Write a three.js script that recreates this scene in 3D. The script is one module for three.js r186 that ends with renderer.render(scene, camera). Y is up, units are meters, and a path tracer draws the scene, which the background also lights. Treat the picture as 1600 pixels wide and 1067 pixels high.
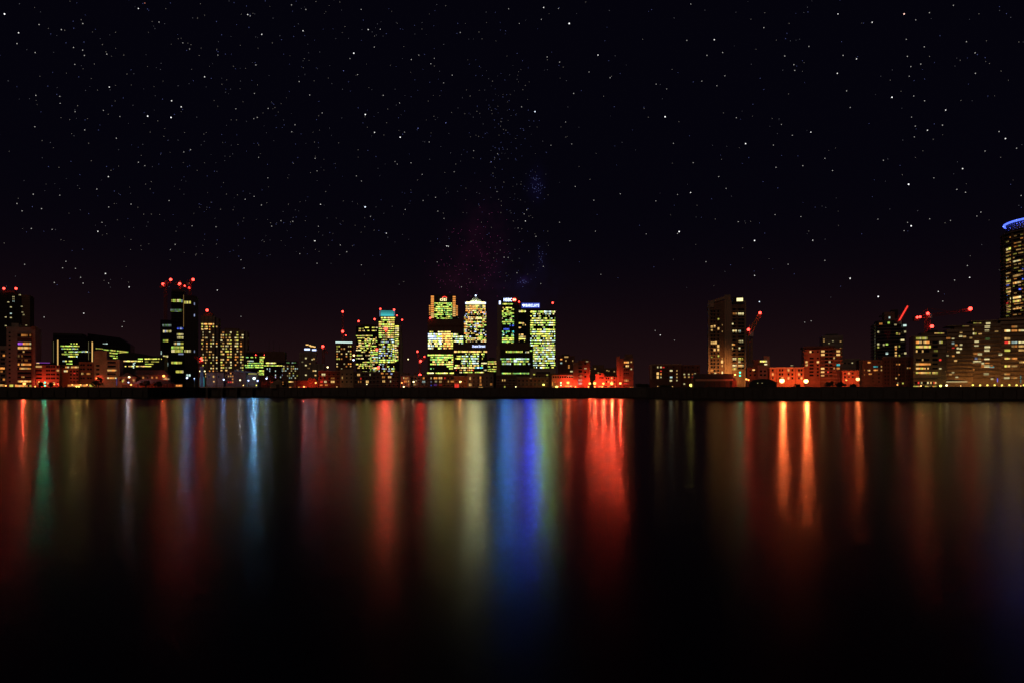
import * as THREE from 'three';
import { mergeGeometries } from 'three/addons/utils/BufferGeometryUtils.js';
import { FontLoader } from 'three/addons/loaders/FontLoader.js';
import { TextGeometry } from 'three/addons/geometries/TextGeometry.js';
import { ImprovedNoise } from 'three/addons/math/ImprovedNoise.js';

// ---------------------------------------------------------------- camera, sky, fill light, exposure
const FOC = 1000, CX = 800, HZ = 608, EYE = 5, LAND = 5.8;   // focal length, centre column and horizon row in photo pixels; metres above the river
const scene = new THREE.Scene();
const renderer = new THREE.WebGLRenderer({ antialias: true });
renderer.toneMapping = THREE.LinearToneMapping;
renderer.toneMappingExposure = 1;
renderer.shadowMap.enabled = true;
const camera = new THREE.PerspectiveCamera(2 * Math.atan(533.5 / FOC) * 180 / Math.PI, 1600 / 1067, 0.5, 20000);
camera.position.set(0, EYE, 0);
camera.lookAt(0, EYE, -100);
camera.setViewOffset(1600, 1067, 0, 533.5 - HZ, 1600, 1067);

let seed = 20170311;
const rnd = () => { seed = (seed + 0x6d2b79f5) | 0; let t = Math.imul(seed ^ (seed >>> 15), 1 | seed); t = (t + Math.imul(t ^ (t >>> 7), 61 | t)) ^ t; return ((t ^ (t >>> 14)) >>> 0) / 4294967296; };
const rr = (a, b) => a + (b - a) * rnd();
const pick = (a) => a[Math.floor(rnd() * a.length)];
const dirOf = (px, py) => new THREE.Vector3((px - CX) / FOC, (HZ - py) / FOC, -1).normalize();

{ // night air: warm town glow low down, blue-black above, galaxy patches and the painted-in blue glow of the signs
  const W = 2048, H = 1024, data = new Float32Array(W * H * 4), n3 = new ImprovedNoise(), v = new THREE.Vector3();
  const airPatches = [[748, 405, .035, .065, [.0055, .0005, .0024]], [705, 430, .03, .04, [.003, .0005, .0012]], [838, 288, .011, .022, [.0015, .0012, .009]], [818, 438, .008, .007, [.005, .002, .018]],
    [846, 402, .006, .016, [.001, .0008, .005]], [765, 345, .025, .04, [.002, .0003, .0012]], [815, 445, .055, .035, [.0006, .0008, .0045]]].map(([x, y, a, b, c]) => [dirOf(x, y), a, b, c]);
  const right = new THREE.Vector3(1, 0, 0), up = new THREE.Vector3(0, 1, 0);
  for (let r = 0; r < H; r++) for (let k = 0; k < W; k++) {
    const el = ((r + .5) / H - .5) * Math.PI, az = ((k + .5) / W - .5) * 2 * Math.PI, o = (r * W + k) * 4;
    v.set(Math.cos(el) * Math.cos(az), Math.sin(el), Math.cos(el) * Math.sin(az));
    const glow = Math.exp(-((Math.max(0, el) / .11) ** 1.5)) * (1 + .2 * n3.noise(v.x * 3, v.y * 7, v.z * 3));
    const c = [.0013 + .0125 * glow, .001 + .0041 * glow, .0034 + .002 * glow];
    if (v.z < -.5 && el > 0 && el < .7) for (const [d, a, b, col] of airPatches) {
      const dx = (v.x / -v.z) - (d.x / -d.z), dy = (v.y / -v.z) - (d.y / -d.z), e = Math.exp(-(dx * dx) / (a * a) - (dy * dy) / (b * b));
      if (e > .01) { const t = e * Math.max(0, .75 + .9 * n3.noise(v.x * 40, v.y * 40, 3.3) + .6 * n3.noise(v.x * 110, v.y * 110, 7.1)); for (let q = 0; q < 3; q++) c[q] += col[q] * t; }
    }
    data[o] = c[0]; data[o + 1] = c[1]; data[o + 2] = c[2]; data[o + 3] = 1;
  }
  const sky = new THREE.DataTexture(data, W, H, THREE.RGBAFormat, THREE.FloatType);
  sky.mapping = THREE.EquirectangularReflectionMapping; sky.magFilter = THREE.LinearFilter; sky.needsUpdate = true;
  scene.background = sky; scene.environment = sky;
}
const townFill = new THREE.DirectionalLight(new THREE.Color(1, .62, .42), .17);   // added warm fill from behind the camera, standing in for town glow
townFill.name = 'town_glow_fill'; townFill.position.set(-500, 620, 900); townFill.target.position.set(100, 0, -600); townFill.castShadow = true; townFill.shadow.radius = 30;
Object.assign(townFill.shadow.camera, { left: -1300, right: 1300, top: 700, bottom: -700, near: 1, far: 4000 });
townFill.shadow.mapSize.set(2048, 2048);
scene.add(townFill, townFill.target);

// ---------------------------------------------------------------- materials
const noiseTex = (() => {
  const N = 256, d = new Uint8Array(N * N * 4), n = new ImprovedNoise();
  for (let y = 0; y < N; y++) for (let x = 0; x < N; x++) {
    const f = (k, z) => { const a = x / N * k, b = y / N * k, u = x / N, w = y / N; const s = (p, q) => n.noise(p, q, z); return (s(a, b) * (1 - u) + s(a - k, b) * u) * (1 - w) + (s(a, b - k) * (1 - u) + s(a - k, b - k) * u) * w; };
    const t = 208 + 44 * f(4, 1) + 30 * f(14, 5) + 22 * f(50, 9) + 20 * f(3, 12) * ((x * 7) % 11) / 11, o = (y * N + x) * 4;
    d[o] = d[o + 1] = d[o + 2] = Math.max(90, Math.min(255, t)); d[o + 3] = 255;
  }
  const t = new THREE.DataTexture(d, N, N); t.wrapS = t.wrapT = THREE.RepeatWrapping; t.magFilter = THREE.LinearFilter; t.colorSpace = THREE.SRGBColorSpace; t.repeat.set(1 / 14, 1 / 14); t.needsUpdate = true;
  return t;
})();
const mat = (r, g, b, o = {}) => new THREE.MeshStandardMaterial({ color: new THREE.Color().setRGB(r, g, b), roughness: .85, map: o.plain ? null : noiseTex, ...Object.fromEntries(Object.entries(o).filter(([k]) => k !== 'plain')) });
const M = {
  pale: mat(.5, .43, .37), buff: mat(.38, .29, .21), brick: mat(.26, .12, .075), darkBrick: mat(.13, .06, .045), brown: mat(.2, .125, .085), grey: mat(.22, .2, .19), render_: mat(.38, .2, .13),
  dark: mat(.035, .035, .04), stone: mat(.3, .26, .22), steel: mat(.12, .12, .125, { metalness: .6, roughness: .5 }), slate: mat(.06, .06, .07), cladding: mat(.17, .11, .085), timber: mat(.07, .05, .035),
  glass: mat(.012, .014, .02, { plain: 1, roughness: .12 }), black: mat(.012, .012, .014, { plain: 1, roughness: .6 }), white: mat(.7, .68, .64), cranePaint: mat(.5, .13, .07, { metalness: .2, roughness: .5 }), craneYellow: mat(.6, .42, .12, { roughness: .5 }),
  mud: mat(.035, .028, .022), land: mat(.04, .038, .035), leaf: mat(.03, .055, .02), bark: mat(.06, .045, .03), concrete: mat(.075, .07, .065),
};
const HUE = { y: [1.0, .93, .15], l: [.6, .95, .14], w: [1.12, .95, .44], o: [1.25, .45, .09], a: [1.15, .66, .2], c: [.8, 1.1, 1.0], g: [.28, .7, .2], b: [.1, .18, 1.2], r: [1.2, .05, .035], t: [.08, .7, .72], p: [.5, .12, .9], i: [.62, .75, 1.2] };
const lit = {};
function glowMat(key, k = 1) { // the light of one kind of lit window, sign or lamp
  k = Math.round(k * 20) / 20 || .05;
  return lit[key + k] ??= new THREE.MeshStandardMaterial({ color: 0x0a0a0a, roughness: .4, emissive: new THREE.Color().setRGB(...HUE[key]), emissiveIntensity: k });
}

// ---------------------------------------------------------------- helpers
const names = {};
const numbered = (n) => { const k = names[n] = (names[n] ?? -1) + 1; return k ? n + '_' + String(k).padStart(3, '0') : n; };
function thing(name, label, category, pos, turn = 0, group) {
  const o = new THREE.Group(); o.name = numbered(name); o.position.copy(pos); o.rotation.y = turn;
  o.userData = { label, category, ...(group && { group }) }; scene.add(o); return o;
}
function part(name, geometry, material, parent, kind) {
  const m = new THREE.Mesh(geometry, material); m.name = name; m.castShadow = m.receiveShadow = true;
  if (kind) m.userData.kind = kind;
  parent.add(m); return m;
}
function boxG(x0, x1, y0, y1, z0, z1) {
  const w = x1 - x0, h = y1 - y0, d = z1 - z0, g = new THREE.BoxGeometry(w, h, d), uv = g.attributes.uv, size = [[d, h], [d, h], [w, d], [w, d], [w, h], [w, h]], ox = (x0 * 3.7 + y0 * 1.3) % 14;
  for (let i = 0; i < 24; i++) uv.setXY(i, uv.getX(i) * size[i >> 2][0] + ox, uv.getY(i) * size[i >> 2][1] + ox);
  return g.translate((x0 + x1) / 2, (y0 + y1) / 2, (z0 + z1) / 2);
}
const UNIT = new THREE.BoxGeometry(1, 1, 1), BALL = new THREE.SphereGeometry(1, 14, 10);
function bar(a, b, r, r2 = r, n = 6) { // round bar from a to b
  const v = new THREE.Vector3().subVectors(b, a), g = new THREE.CylinderGeometry(r2, r, v.length(), n);
  return g.applyQuaternion(new THREE.Quaternion().setFromUnitVectors(new THREE.Vector3(0, 1, 0), v.clone().normalize())).translate((a.x + b.x) / 2, (a.y + b.y) / 2, (a.z + b.z) / 2);
}
const V = (x, y, z = 0) => new THREE.Vector3(x, y, z);
function lattice(a, b, w, sections, r = w * .1) { // four chords with zigzag bracing, merged
  const v = new THREE.Vector3().subVectors(b, a), up = Math.abs(v.clone().normalize().y) > .9 ? V(1, 0, 0) : V(0, 1, 0);
  const s = new THREE.Vector3().crossVectors(v, up).normalize().multiplyScalar(w / 2), t = new THREE.Vector3().crossVectors(s, v).normalize().multiplyScalar(w / 2), g = [];
  const c = [[1, 1], [1, -1], [-1, -1], [-1, 1]].map(([p, q]) => s.clone().multiplyScalar(p).addScaledVector(t, q));
  for (const k of c) g.push(bar(a.clone().add(k), b.clone().add(k), r, r, 5));
  for (let i = 0; i < sections; i++) for (let k = 0; k < 4; k++) {
    const p = a.clone().addScaledVector(v, i / sections).add(c[k]), q = a.clone().addScaledVector(v, (i + 1) / sections).add(c[(k + 1) % 4]);
    g.push(bar(p, q, r * .6, r * .6, 4));
  }
  return mergeGeometries(g);
}

// Where a building stands: photo column and depth give its place, and its columns and rows are then measured on its own front.
class Building {
  constructor(name, label, x0, x1, d, { face = .7, group, category = 'building' } = {}) {
    const t = ((x0 + x1) / 2 - CX) / FOC;
    this.X = t * d; this.d = d; this.r = -Math.atan(t) * face; this.c = Math.cos(this.r); this.s = Math.sin(this.r);
    this.o = thing(name, label, category, V(this.X, LAND, -d), this.r, group);
  }
  u(px, z = 0) { const t = (px - CX) / FOC; return (t * (this.d - z * this.c) - this.X - z * this.s) / (this.c - t * this.s); }
  y(py, u = 0, z = 0) { return EYE + (HZ - py) / FOC * (this.d + u * this.s - z * this.c) - LAND; }
  box(name, x0, x1, top, bottom, z, deep, material, parent = this.o) { // px columns and rows; bottom null = ground
    const a = this.u(x0, z), b = this.u(x1, z), m = (a + b) / 2, y1 = this.y(top, m, z), y0 = bottom === null ? -.3 : this.y(bottom, m, z);
    return part(name, boxG(a, b, y0, y1, z - deep, z), material, parent);
  }
  win(x, y, w, h, key, k = 1, z = 0, name = 'window') { // a lit or dark pane, centre and size in px, let into the wall with 4 cm showing
    const u = this.u(x, z), s = this.d / FOC, m = part(name, UNIT, key === 'dark' ? M.glass : glowMat(key, .78 * k), this.o);
    m.position.set(u, this.y(y, u, z), z - .06); m.scale.set(w * s / this.c, h * s, .2); return m;
  }
  panes(x0, x1, y, h, n, keys, k = 1, z = 0, fill = 1) { // n panes side by side; unlit ones dark
    const w = (x1 - x0) / n;
    for (let i = 0; i < n; i++) rnd() < fill ? this.win(x0 + (i + .5) * w, y, w * .8, h * rr(.85, 1), pick(keys), k * rr(.45, 1.25), z) : this.win(x0 + (i + .5) * w, y, w * .8, h, 'dark', 1, z);
  }
  row(x0, x1, y, h, fill, keys, k = 1, z = 0, cell = 1.2) { // an office floor: runs of lit ceiling seen through its glass
    let x = x0;
    while (x < x1 - .4) {
      const w = Math.min(x1 - x, cell * (1 + Math.floor(rnd() * 2.6)));
      if (rnd() < fill ** .65) this.win(x + w / 2, y + rr(-.12, .12), w - .2, h * rr(.75, 1.05), pick(keys), 1.95 * k * rr(.35, 1.35), z);
      x += w;
    }
  }
  bands(x0, x1, y0, y1, n, th, material, z = 0, name = 'floor_band', proud = .35) { // slab edges
    for (let i = 0; i < n; i++) { const y = y0 + (y1 - y0) * (n > 1 ? i / (n - 1) : 0), a = this.u(x0, z), b = this.u(x1, z), m = part(name, UNIT, material, this.o); m.position.set((a + b) / 2, this.y(y, (a + b) / 2, z), z + proud / 2 - .05); m.scale.set(b - a, th, proud + .1); }
  }
  piers(xs, y0, y1, w, material, z = 0, proud = .4, name = 'pier') {
    for (const x of xs) { const u = this.u(x, z), a = y1 === null ? 0 : this.y(y1, u, z), b = this.y(y0, u, z), m = part(name, UNIT, material, this.o); m.position.set(u, (a + b) / 2, z + proud / 2 - .05); m.scale.set(w, b - a, proud + .1); }
  }
  at(px, py, z = 0) { const u = this.u(px, z); return V(u, this.y(py, u, z), z); }
  beacon(px, py, I, z = 0, r = 1) { const p = this.at(px, py, z); return beacon(this.o, p, I, r * this.d / 750, 'r'); }
}
const BEAM = .038, BEACON = .25;   // strength of the spotlight beams, those added on towers included
const AIM = (world) => V(world.x * .45, 0, world.z * .45);
function flood(parent, at, color, I, angle = .5, aim) { // spotlight of a lamp, also added on tower fronts to streak the water
  if (!I) return;
  const l = new THREE.SpotLight(new THREE.Color().setRGB(...color), I * BEAM, 0, angle, .6, 2); l.name = 'beam_spot'; l.position.copy(at); l.castShadow = true;
  parent.add(l); parent.updateWorldMatrix(true, true);
  const w = l.getWorldPosition(V(0, 0, 0)); l.target.position.copy(aim ?? AIM(w)); l.target.name = 'beam_aim'; scene.add(l.target);
}
function beacon(parent, p, I, r, key = 'r', k = 6) { // aviation warning light: glowing globe on a short stalk
  const b = part('beacon', BALL, glowMat(key, k), parent); b.position.copy(p); b.scale.setScalar(r);
  part('beacon_stalk', bar(V(p.x, p.y - r * 2.4, p.z), V(p.x, p.y - r * .8, p.z), r * .25), M.steel, parent);
  flood(parent, V(p.x, p.y, p.z + r * 1.3), HUE[key].map((c, i) => key === 'r' ? [1, .03, .02][i] : c), I * BEACON, .6);
  const l = new THREE.PointLight(new THREE.Color().setRGB(1, .03, .02), 14 * r * r, 0, 2); l.name = 'beacon_glow'; l.position.set(p.x, p.y - r * .6, p.z + r * 1.25); l.castShadow = true; parent.add(l);
  return b;
}
function lamp(px, py, d, key, I, spill, label, { r = .5, k = 3, name = 'street_lamp', group = 'lamps along the far bank', tint, flank } = {}) {
  const X = (px - CX) / FOC * d, y = EYE + (HZ - py) / FOC * d - LAND, o = thing(name, label, 'lamp', V(X, LAND, -d), 0, group), h = Math.max(.9, y);
  const pole = part('pole', bar(V(0, -.2, 0), V(0, h - r * .9, 0), .09, .06, 8), M.steel, o);
  part('base', new THREE.CylinderGeometry(.16, .22, .5, 10).translate(0, .25, 0), M.steel, pole);
  part('canopy', new THREE.CylinderGeometry(r * .25, r * .85, r * .35, 12).translate(0, h + r * .95, 0), M.steel, o);
  const g = part('globe', BALL, glowMat(key, k), o); g.position.set(0, h, 0); g.scale.setScalar(r);
  const col = tint ?? HUE[key];
  flood(o, V(0, h, r * 1.25), col, I / BEAM);
  if (spill) flood(o, V(0, h + r * .3, -r * 1.4), col, spill / BEAM, 1.3, V(X, LAND + h * .7, -d - 9));   // washes the wall and ground behind
  return o;
}
const SLOPE = [.03, .036];   // how steep the river's ripples are, across and along the view

// ---------------------------------------------------------------- river, bank, land
const BANK = [[-900, 320], [-300, 335], [0, 345], [230, 368], [320, 405], [420, 405], [480, 388], [900, 385], [1010, 370], [1100, 326], [1200, 297], [1350, 292], [1600, 286], [1900, 280], [2600, 275]];
const bankD = (px) => { for (let i = 1; i < BANK.length; i++) if (px <= BANK[i][0]) { const [a, p] = BANK[i - 1], [b, q] = BANK[i]; return p + (q - p) * (px - a) / (b - a); } return 275; };
const bankP = (px, back = 0) => { const d = bankD(px) + back; return V((px - CX) / FOC * d, 0, -d); };
{
  const n = new ImprovedNoise(), N = 512, S = .8, sx = new Float32Array(N * N), sz = new Float32Array(N * N), d = new Float32Array(N * N * 4);   // slopes of small wind ripples on a tile of 80 cm
  for (let w = 0; w < 46; w++) {
    const k = rr(7, 34), a = rr(-1, 1) * 1.15 + (rnd() < .5 ? 0 : Math.PI), kx = Math.round(k * Math.sin(a)), kz = Math.round(k * Math.cos(a)), ph = rr(0, 6.28);
    for (let y = 0; y < N; y++) for (let x = 0; x < N; x++) { const c = Math.cos(2 * Math.PI * (kx * x + kz * y) / N + ph); sx[y * N + x] += kx / k * c; sz[y * N + x] += kz / k * c; }
  }
  const rms = (f) => Math.sqrt(f.reduce((t, v) => t + v * v, 0) / f.length), fx = SLOPE[0] / rms(sx), fz = SLOPE[1] / rms(sz);
  for (let i = 0; i < N * N; i++) { const v = V(-sx[i] * fx, -sz[i] * fz, 1).normalize(); d[i * 4] = v.x * .5 + .5; d[i * 4 + 1] = v.y * .5 + .5; d[i * 4 + 2] = v.z * .5 + .5; d[i * 4 + 3] = 1; }
  const ripple = new THREE.DataTexture(d, N, N, THREE.RGBAFormat, THREE.FloatType); ripple.wrapS = ripple.wrapT = THREE.RepeatWrapping; ripple.magFilter = THREE.LinearFilter; ripple.repeat.set(1 / S, 1 / S); ripple.needsUpdate = true;
  const water = new THREE.MeshPhysicalMaterial({ color: new THREE.Color().setRGB(.0012, .0012, .0022), roughness: .17, ior: 1.33, normalMap: ripple });
  const g = new THREE.PlaneGeometry(4000, 1000).rotateX(-Math.PI / 2), uv = g.attributes.uv; for (let i = 0; i < uv.count; i++) uv.setXY(i, uv.getX(i) * 4000, uv.getY(i) * 1000);
  const w = part('river', g.translate(0, 0, -440), water, scene); w.userData.kind = 'structure'; w.userData.label = 'dark calm river mirroring the city lights in long streaks';
  // the land behind the bank: one sheet to the horizon
  const shape = [], far = [V(6000, LAND - .05, -7000), V(-6000, LAND - .05, -7000)];
  for (const [x] of BANK) shape.push(bankP(x, 1.2));
  const P = shape.concat(far), land = new THREE.ShapeGeometry(new THREE.Shape(P.map((p) => new THREE.Vector2(p.x, -p.z)))).rotateX(-Math.PI / 2).translate(0, LAND - .05, 0);
  const l = part('ground', land, M.land, scene); l.userData.kind = 'structure'; l.userData.label = 'dark paved quay and streets of the far bank';
  // muddy foreshore sloping out of the water under the river wall
  const pos = [], idx = [], px = [];
  for (let x = -900; x <= 2600; x += 10) px.push(x);
  px.forEach((x, i) => { const wob = 1.6 * n.noise(x * .021, 1.5, 0) + .8 * n.noise(x * .09, 4.5, 0), a = bankP(x, -3.2 + wob), b = bankP(x, 1); a.y = -.4; b.y = 1.1 + .5 * wob; pos.push(a.x, a.y, a.z, b.x, b.y, b.z); if (i) idx.push(2 * i - 2, 2 * i, 2 * i - 1, 2 * i - 1, 2 * i, 2 * i + 1); });
  const fg = new THREE.BufferGeometry(); fg.setAttribute('position', new THREE.Float32BufferAttribute(pos, 3)); fg.setAttribute('uv', new THREE.Float32BufferAttribute(px.flatMap((x) => [x, 0, x, 4]), 2)); fg.setIndex(idx); fg.computeVertexNormals();
  const f = part('foreshore', fg, M.mud, scene); f.userData.kind = 'structure';
}
{ // river wall: one length between each pair of bends, with coping, fender piles and a railing
  const LOOK = ['beside the pale balcony block', 'below the red brick terraces', 'by the colonnaded pavilion', 'under the footbridge', 'below the gabled sheds', 'below the brick wharf houses', 'below the floodlit red fin tower', 'below the dark long shed', 'beside the twin floodlights', 'below the red terraces and hump-backed shed', 'below the stepped apartment blocks', 'below the round tower', 'beyond the round tower'];
  for (let i = 1; i < BANK.length - 1; i++) {
    const x0 = BANK[i - 1][0], x1 = BANK[i][0]; if (x1 < -100 || x0 > 1700) continue;
    const a = bankP(x0), b = bankP(x1), len = a.distanceTo(b), o = thing('river_wall', 'dark river wall with timber fenders ' + LOOK[i - 1], 'river wall', a, Math.atan2(-(b.z - a.z), b.x - a.x), 'river wall along the far bank');
    part('wall', boxG(0, len, -1.5, LAND + .1, -1.3, 0), M.concrete, o);
    part('coping', boxG(0, len, LAND + .1, LAND + .45, -1.45, .15), M.concrete, o);
    const n = Math.min(60, Math.round(len / 5.5)), pile = boxG(-.2, .2, -1.5, LAND - .7, 0, .35);
    for (let k = 0; k < n; k++) { const m = part('fender_pile', pile, M.timber, o); m.position.x = (k + .5) * len / n; m.scale.y = rr(.85, 1); }
    const rails = [bar(V(0, LAND + 1.45, -.7), V(len, LAND + 1.45, -.7), .035, .035, 5), bar(V(0, LAND + .95, -.7), V(len, LAND + .95, -.7), .025, .025, 5)];
    for (let k = 0; k <= n; k++) rails.push(bar(V(k * len / n, LAND + .45, -.7), V(k * len / n, LAND + 1.47, -.7), .035, .035, 5));
    part('railing', mergeGeometries(rails), M.steel, o);
  }
}

// ---------------------------------------------------------------- buildings, from the upstream end on
let b;
// tall dark apartment tower behind the pale block
b = new Building('residential_tower', 'tall dark tower with two red roof beacons behind the pale balcony block', -14, 46, 880);
b.box('core', -14, 30, 457, null, 0, 30, M.dark); b.box('wing', 30, 46, 461, null, -1, 26, M.brown);
b.bands(-14, 30, 461, 512, 16, .35, M.slate); b.bands(30, 46, 464, 512, 18, .5, M.buff, -1);
b.piers([30, 20, 10], 457, null, .7, M.slate, 0, .5);
b.box('roof_plant', 2, 22, 454, 457, -4, 14, M.slate);
for (const [x, y] of [[20, 464], [20, 467.6], [20, 471], [16, 480], [33, 479], [34, 488], [16, 490], [8, 495.5], [16, 496.5], [26, 507], [40, 508.5], [8, 509], [30, 461], [12, 472], [36, 492]]) b.win(x, y, 2, 1.6, pick(['w', 'c', 'w']), rr(.3, .95), x > 30 ? -1 : 0);
b.beacon(5, 451, 9000, 0, 1.3); b.beacon(24, 451, 9000, 0, 1.3);

// pale balcony block
b = new Building('apartment_block', 'pale concrete block with a column of orange lit balcony windows', 9, 54, 385);
b.box('wall', 9, 54, 511, null, 0, 17, M.pale); b.box('roof_plant', 17, 28, 505, 511, -3, 7, M.pale); b.box('parapet', 48, 54, 510, 515, .4, 6, M.render_);
b.box('balcony_bay', 26, 48, 520, 601, .5, .45, M.cladding);
b.bands(25.5, 48.5, 521, 600, 13, .45, M.pale, .5, 'balcony_slab', .9);
const bays = { 524: ['o', .35, .5], 537: ['w', 1.1, 1], 543.5: ['a', .9, .95], 549: ['a', .8, .15], 556: ['o', .2, .15], 562.5: ['o', .15, .2], 569: ['o', .9, .8], 575: ['a', .7, .85], 582: ['a', .8, .15], 588: ['o', .5, .3], 595: ['a', 1.3, 1] };
for (const [y, [key, k, fill]] of Object.entries(bays)) b.panes(27, 47.5, +y, 3.6, 8, key === 'w' ? ['a', 'w', 'o', 'p'] : [key, 'a', 'o'], k, .5, fill);
b.panes(14, 48, 602, 3.4, 12, ['o', 'a', 'y'], 1.1, 0, .85);
for (let y = 520; y < 600; y += 6.3) b.win(14, y, 2.2, 2.6, 'dark');
b = new Building('apartment_block', 'lower pale wing with orange windows joined to the balcony block', -20, 10, 392);
b.box('wall', -20, 10, 540, null, 0, 16, M.pale); b.bands(-20, 10, 546, 596, 9, .4, M.render_);
for (let y = 549; y < 600; y += 6.2) for (const x of [-14, -9, 1.5, 5]) b.win(x, y, 2.4, 3, rnd() < .25 ? 'o' : 'dark', rr(.3, .9));
b.panes(-2, 6, 575, 3, 3, ['a', 'w', 'o'], 1.3); b.panes(-18, 9, 601.5, 3.5, 9, ['o', 'a'], .9, 0, .8);

// red-lit low terrace
b = new Building('brick_terrace', 'low pale terrace lit red, with a purple strip along its roof', 52, 92, 392);
b.box('wall', 52, 92, 570, null, 0, 14, M.render_); b.box('roof', 53, 78, 565.5, 570, -2, 9, M.slate);
b.win(65, 566.6, 18, .9, 'p', .5, -1.9, 'roof_light_strip'); b.win(57, 567, 5, 1.2, 'a', 1.2, -1.9, 'roof_light_strip');
for (const y of [572.5, 578.5, 584.5, 590.5]) for (const [x, w] of [[59, 8], [72.5, 2.4], [76, 2.4], [80, 2.4], [83.5, 2.4], [89.5, 3]]) b.win(x, y, w, 2.8, y === 572.5 && x === 59 ? 'a' : rnd() < .06 ? 'a' : 'dark', .6);
b.panes(54, 91, 598.5, 4, 12, ['o', 'r', 'a'], .5, 0, .5); b.bands(52, 92, 575.5, 594, 4, .25, M.pale);

// two black glass offices with vertical light lines
b = new Building('office_block', 'black glass office with one vertical amber light line and green lit floors', 80, 134, 690);
b.box('curtain_wall', 82, 133, 524, null, 0, 30, M.glass); b.box('roof_plant', 82, 128, 521, 524, -3, 24, M.black); b.box('stair_core', 80, 84, 533, null, .6, 20, M.dark);
b.bands(84, 133, 530, 572, 10, .5, M.black); b.win(89.3, 551, 1.3, 39, 'a', .85, .6, 'light_line'); b.win(82.6, 552, .6, 36, 'w', .14, .6, 'light_line');
[[537, 105, 120, .4], [540.6, 94, 123, .95], [544.6, 95, 121, .8], [549.2, 100, 136, .65], [553.2, 96, 122, .75], [556.8, 104, 120, .85], [564, 96, 116, .35], [568, 103, 112, .8]].forEach(([y, x0, x1, f]) => b.row(x0, x1, y, 1.9, f, ['y', 'l', 'l', 'c'], .75));
b = new Building('office_block', 'black wedge-roofed office with one vertical orange light line', 136, 200, 710);
{ const a = b.u(136), c = b.u(186), e = b.u(203), s = new THREE.Shape([[a, 0], [e, 0], [e, b.y(538)], [c, b.y(527)], [a, b.y(522)]].map((p) => new THREE.Vector2(...p))), g = new THREE.ExtrudeGeometry(s, { depth: 30, bevelEnabled: false }).translate(0, 0, -30); part('curtain_wall', g, M.glass, b.o); }
b.win(143.3, 550, 1.4, 31, 'a', .95, 0, 'light_line'); b.win(137.5, 548, .6, 28, 'w', .14, 0, 'light_line');
for (let x = 150; x < 199; x += 2.2) if (rnd() < .88) b.win(x, 544.6 + (x - 150) * .11, 1.9, 1.8, pick(['y', 'l', 'y']), rr(.4, 1.1));
for (let x = 166; x < 186; x += 2) { b.win(x, 550.4 + (x - 166) * .1, 1.8, 2, pick(['y', 'y', 'l']), rr(.5, 1.2)); if (rnd() < .85) b.win(x, 555 + (x - 166) * .08, 1.8, 1.9, pick(['y', 'l']), rr(.4, 1.1)); }
b.row(176, 184, 559.5, 1.8, .8, ['y', 'l'], .8); b.row(160, 168, 537, 1.4, .5, ['c'], .4); b.row(186, 197, 551, 1.3, .5, ['y'], .4);
b.bands(146, 186, 541, 560, 5, .4, M.black);

// stepped brick block, brown block
b = new Building('brick_terrace', 'stepped brown brick block with a row of orange top floor windows', 90, 148, 402);
b.box('wall', 90, 122, 574, null, 0, 14, M.render_); b.box('wing', 122, 148, 565, null, -1, 13, M.brown); b.box('setback_storey', 96, 124, 570, 574, -2.5, 9, M.brown);
b.panes(98, 122, 573.4, 2.6, 8, ['a', 'o', 'w'], .95, .02, .85); b.panes(99, 105, 579.5, 3, 3, ['w', 'a'], 1.1);
for (const y of [579.5, 585, 590.5, 596]) for (const x of [93, 110, 115, 120]) b.win(x, y, 2.4, 2.6, 'dark');
for (const y of [570, 576.5, 583.5, 590.5]) for (const x of [126, 130, 137, 141]) b.win(x, y, 2.6, 2.8, rnd() < .3 && y > 580 ? 'o' : 'dark', .55, -1);
b.win(128, 583.4, 3, 2.8, 'a', .8, -1); b.win(137.5, 583.6, 5, 2.8, 'o', .35, -1); b.win(115.5, 583, 2.4, 1.6, 'r', .8);
b.panes(105, 154, 601.8, 3.4, 16, ['o', 'a', 'a', 'y'], 1.0, .05, .75);
b = new Building('apartment_block', 'buff stepped apartment block with two orange balcony rows', 146, 186, 396);
b.box('wall', 146, 186, 561, null, 0, 14, M.buff); b.box('stair_tower', 146, 166, 548, 561, -.8, 9, M.buff); b.box('lift_house', 150, 158, 545, 548, -3, 5, M.brown);
b.bands(165, 181, 562.5, 593, 6, .3, M.stone, 0, 'balcony_slab', 1);
for (const y of [566, 572, 584]) b.panes(167, 180, y, 2.6, 5, ['a'], .3, 0, 0);
b.panes(167, 181, 578.3, 2.8, 6, ['o', 'a'], 1.15); b.panes(167, 178, 590.2, 2.8, 5, ['o', 'a', 'w'], 1.2); b.win(180, 590.2, 1.8, 2, 'w', 1);
for (const y of [571, 577, 584, 590]) b.win(152, y, 4, 2.8, 'dark');
b.win(181.5, 596, .5, 11, 'b', .35, .1, 'light_line');
b = new Building('brick_terrace', 'small gabled house lit red beside a white street lamp', 184, 212, 395);
b.box('wall', 184, 212, 588, null, 0, 12, M.render_); b.box('porch', 190, 206, 600, null, 2, 2, M.brick);
{ const a = b.u(184), c = b.u(212), h = b.y(588), g = new THREE.ExtrudeGeometry(new THREE.Shape([[a, h], [c, h], [(a + c) / 2, h + 2.4]].map((p) => new THREE.Vector2(...p))), { depth: 12, bevelEnabled: false }).translate(0, 0, -12); part('roof', g, M.slate, b.o); }
for (const x of [187.5, 192.5, 198, 208]) b.win(x, 593.5, 2.2, 3, rnd() < .4 ? 'a' : 'dark', .6);
b.win(191, 595, 1.6, 3, 'y', .9);

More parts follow.
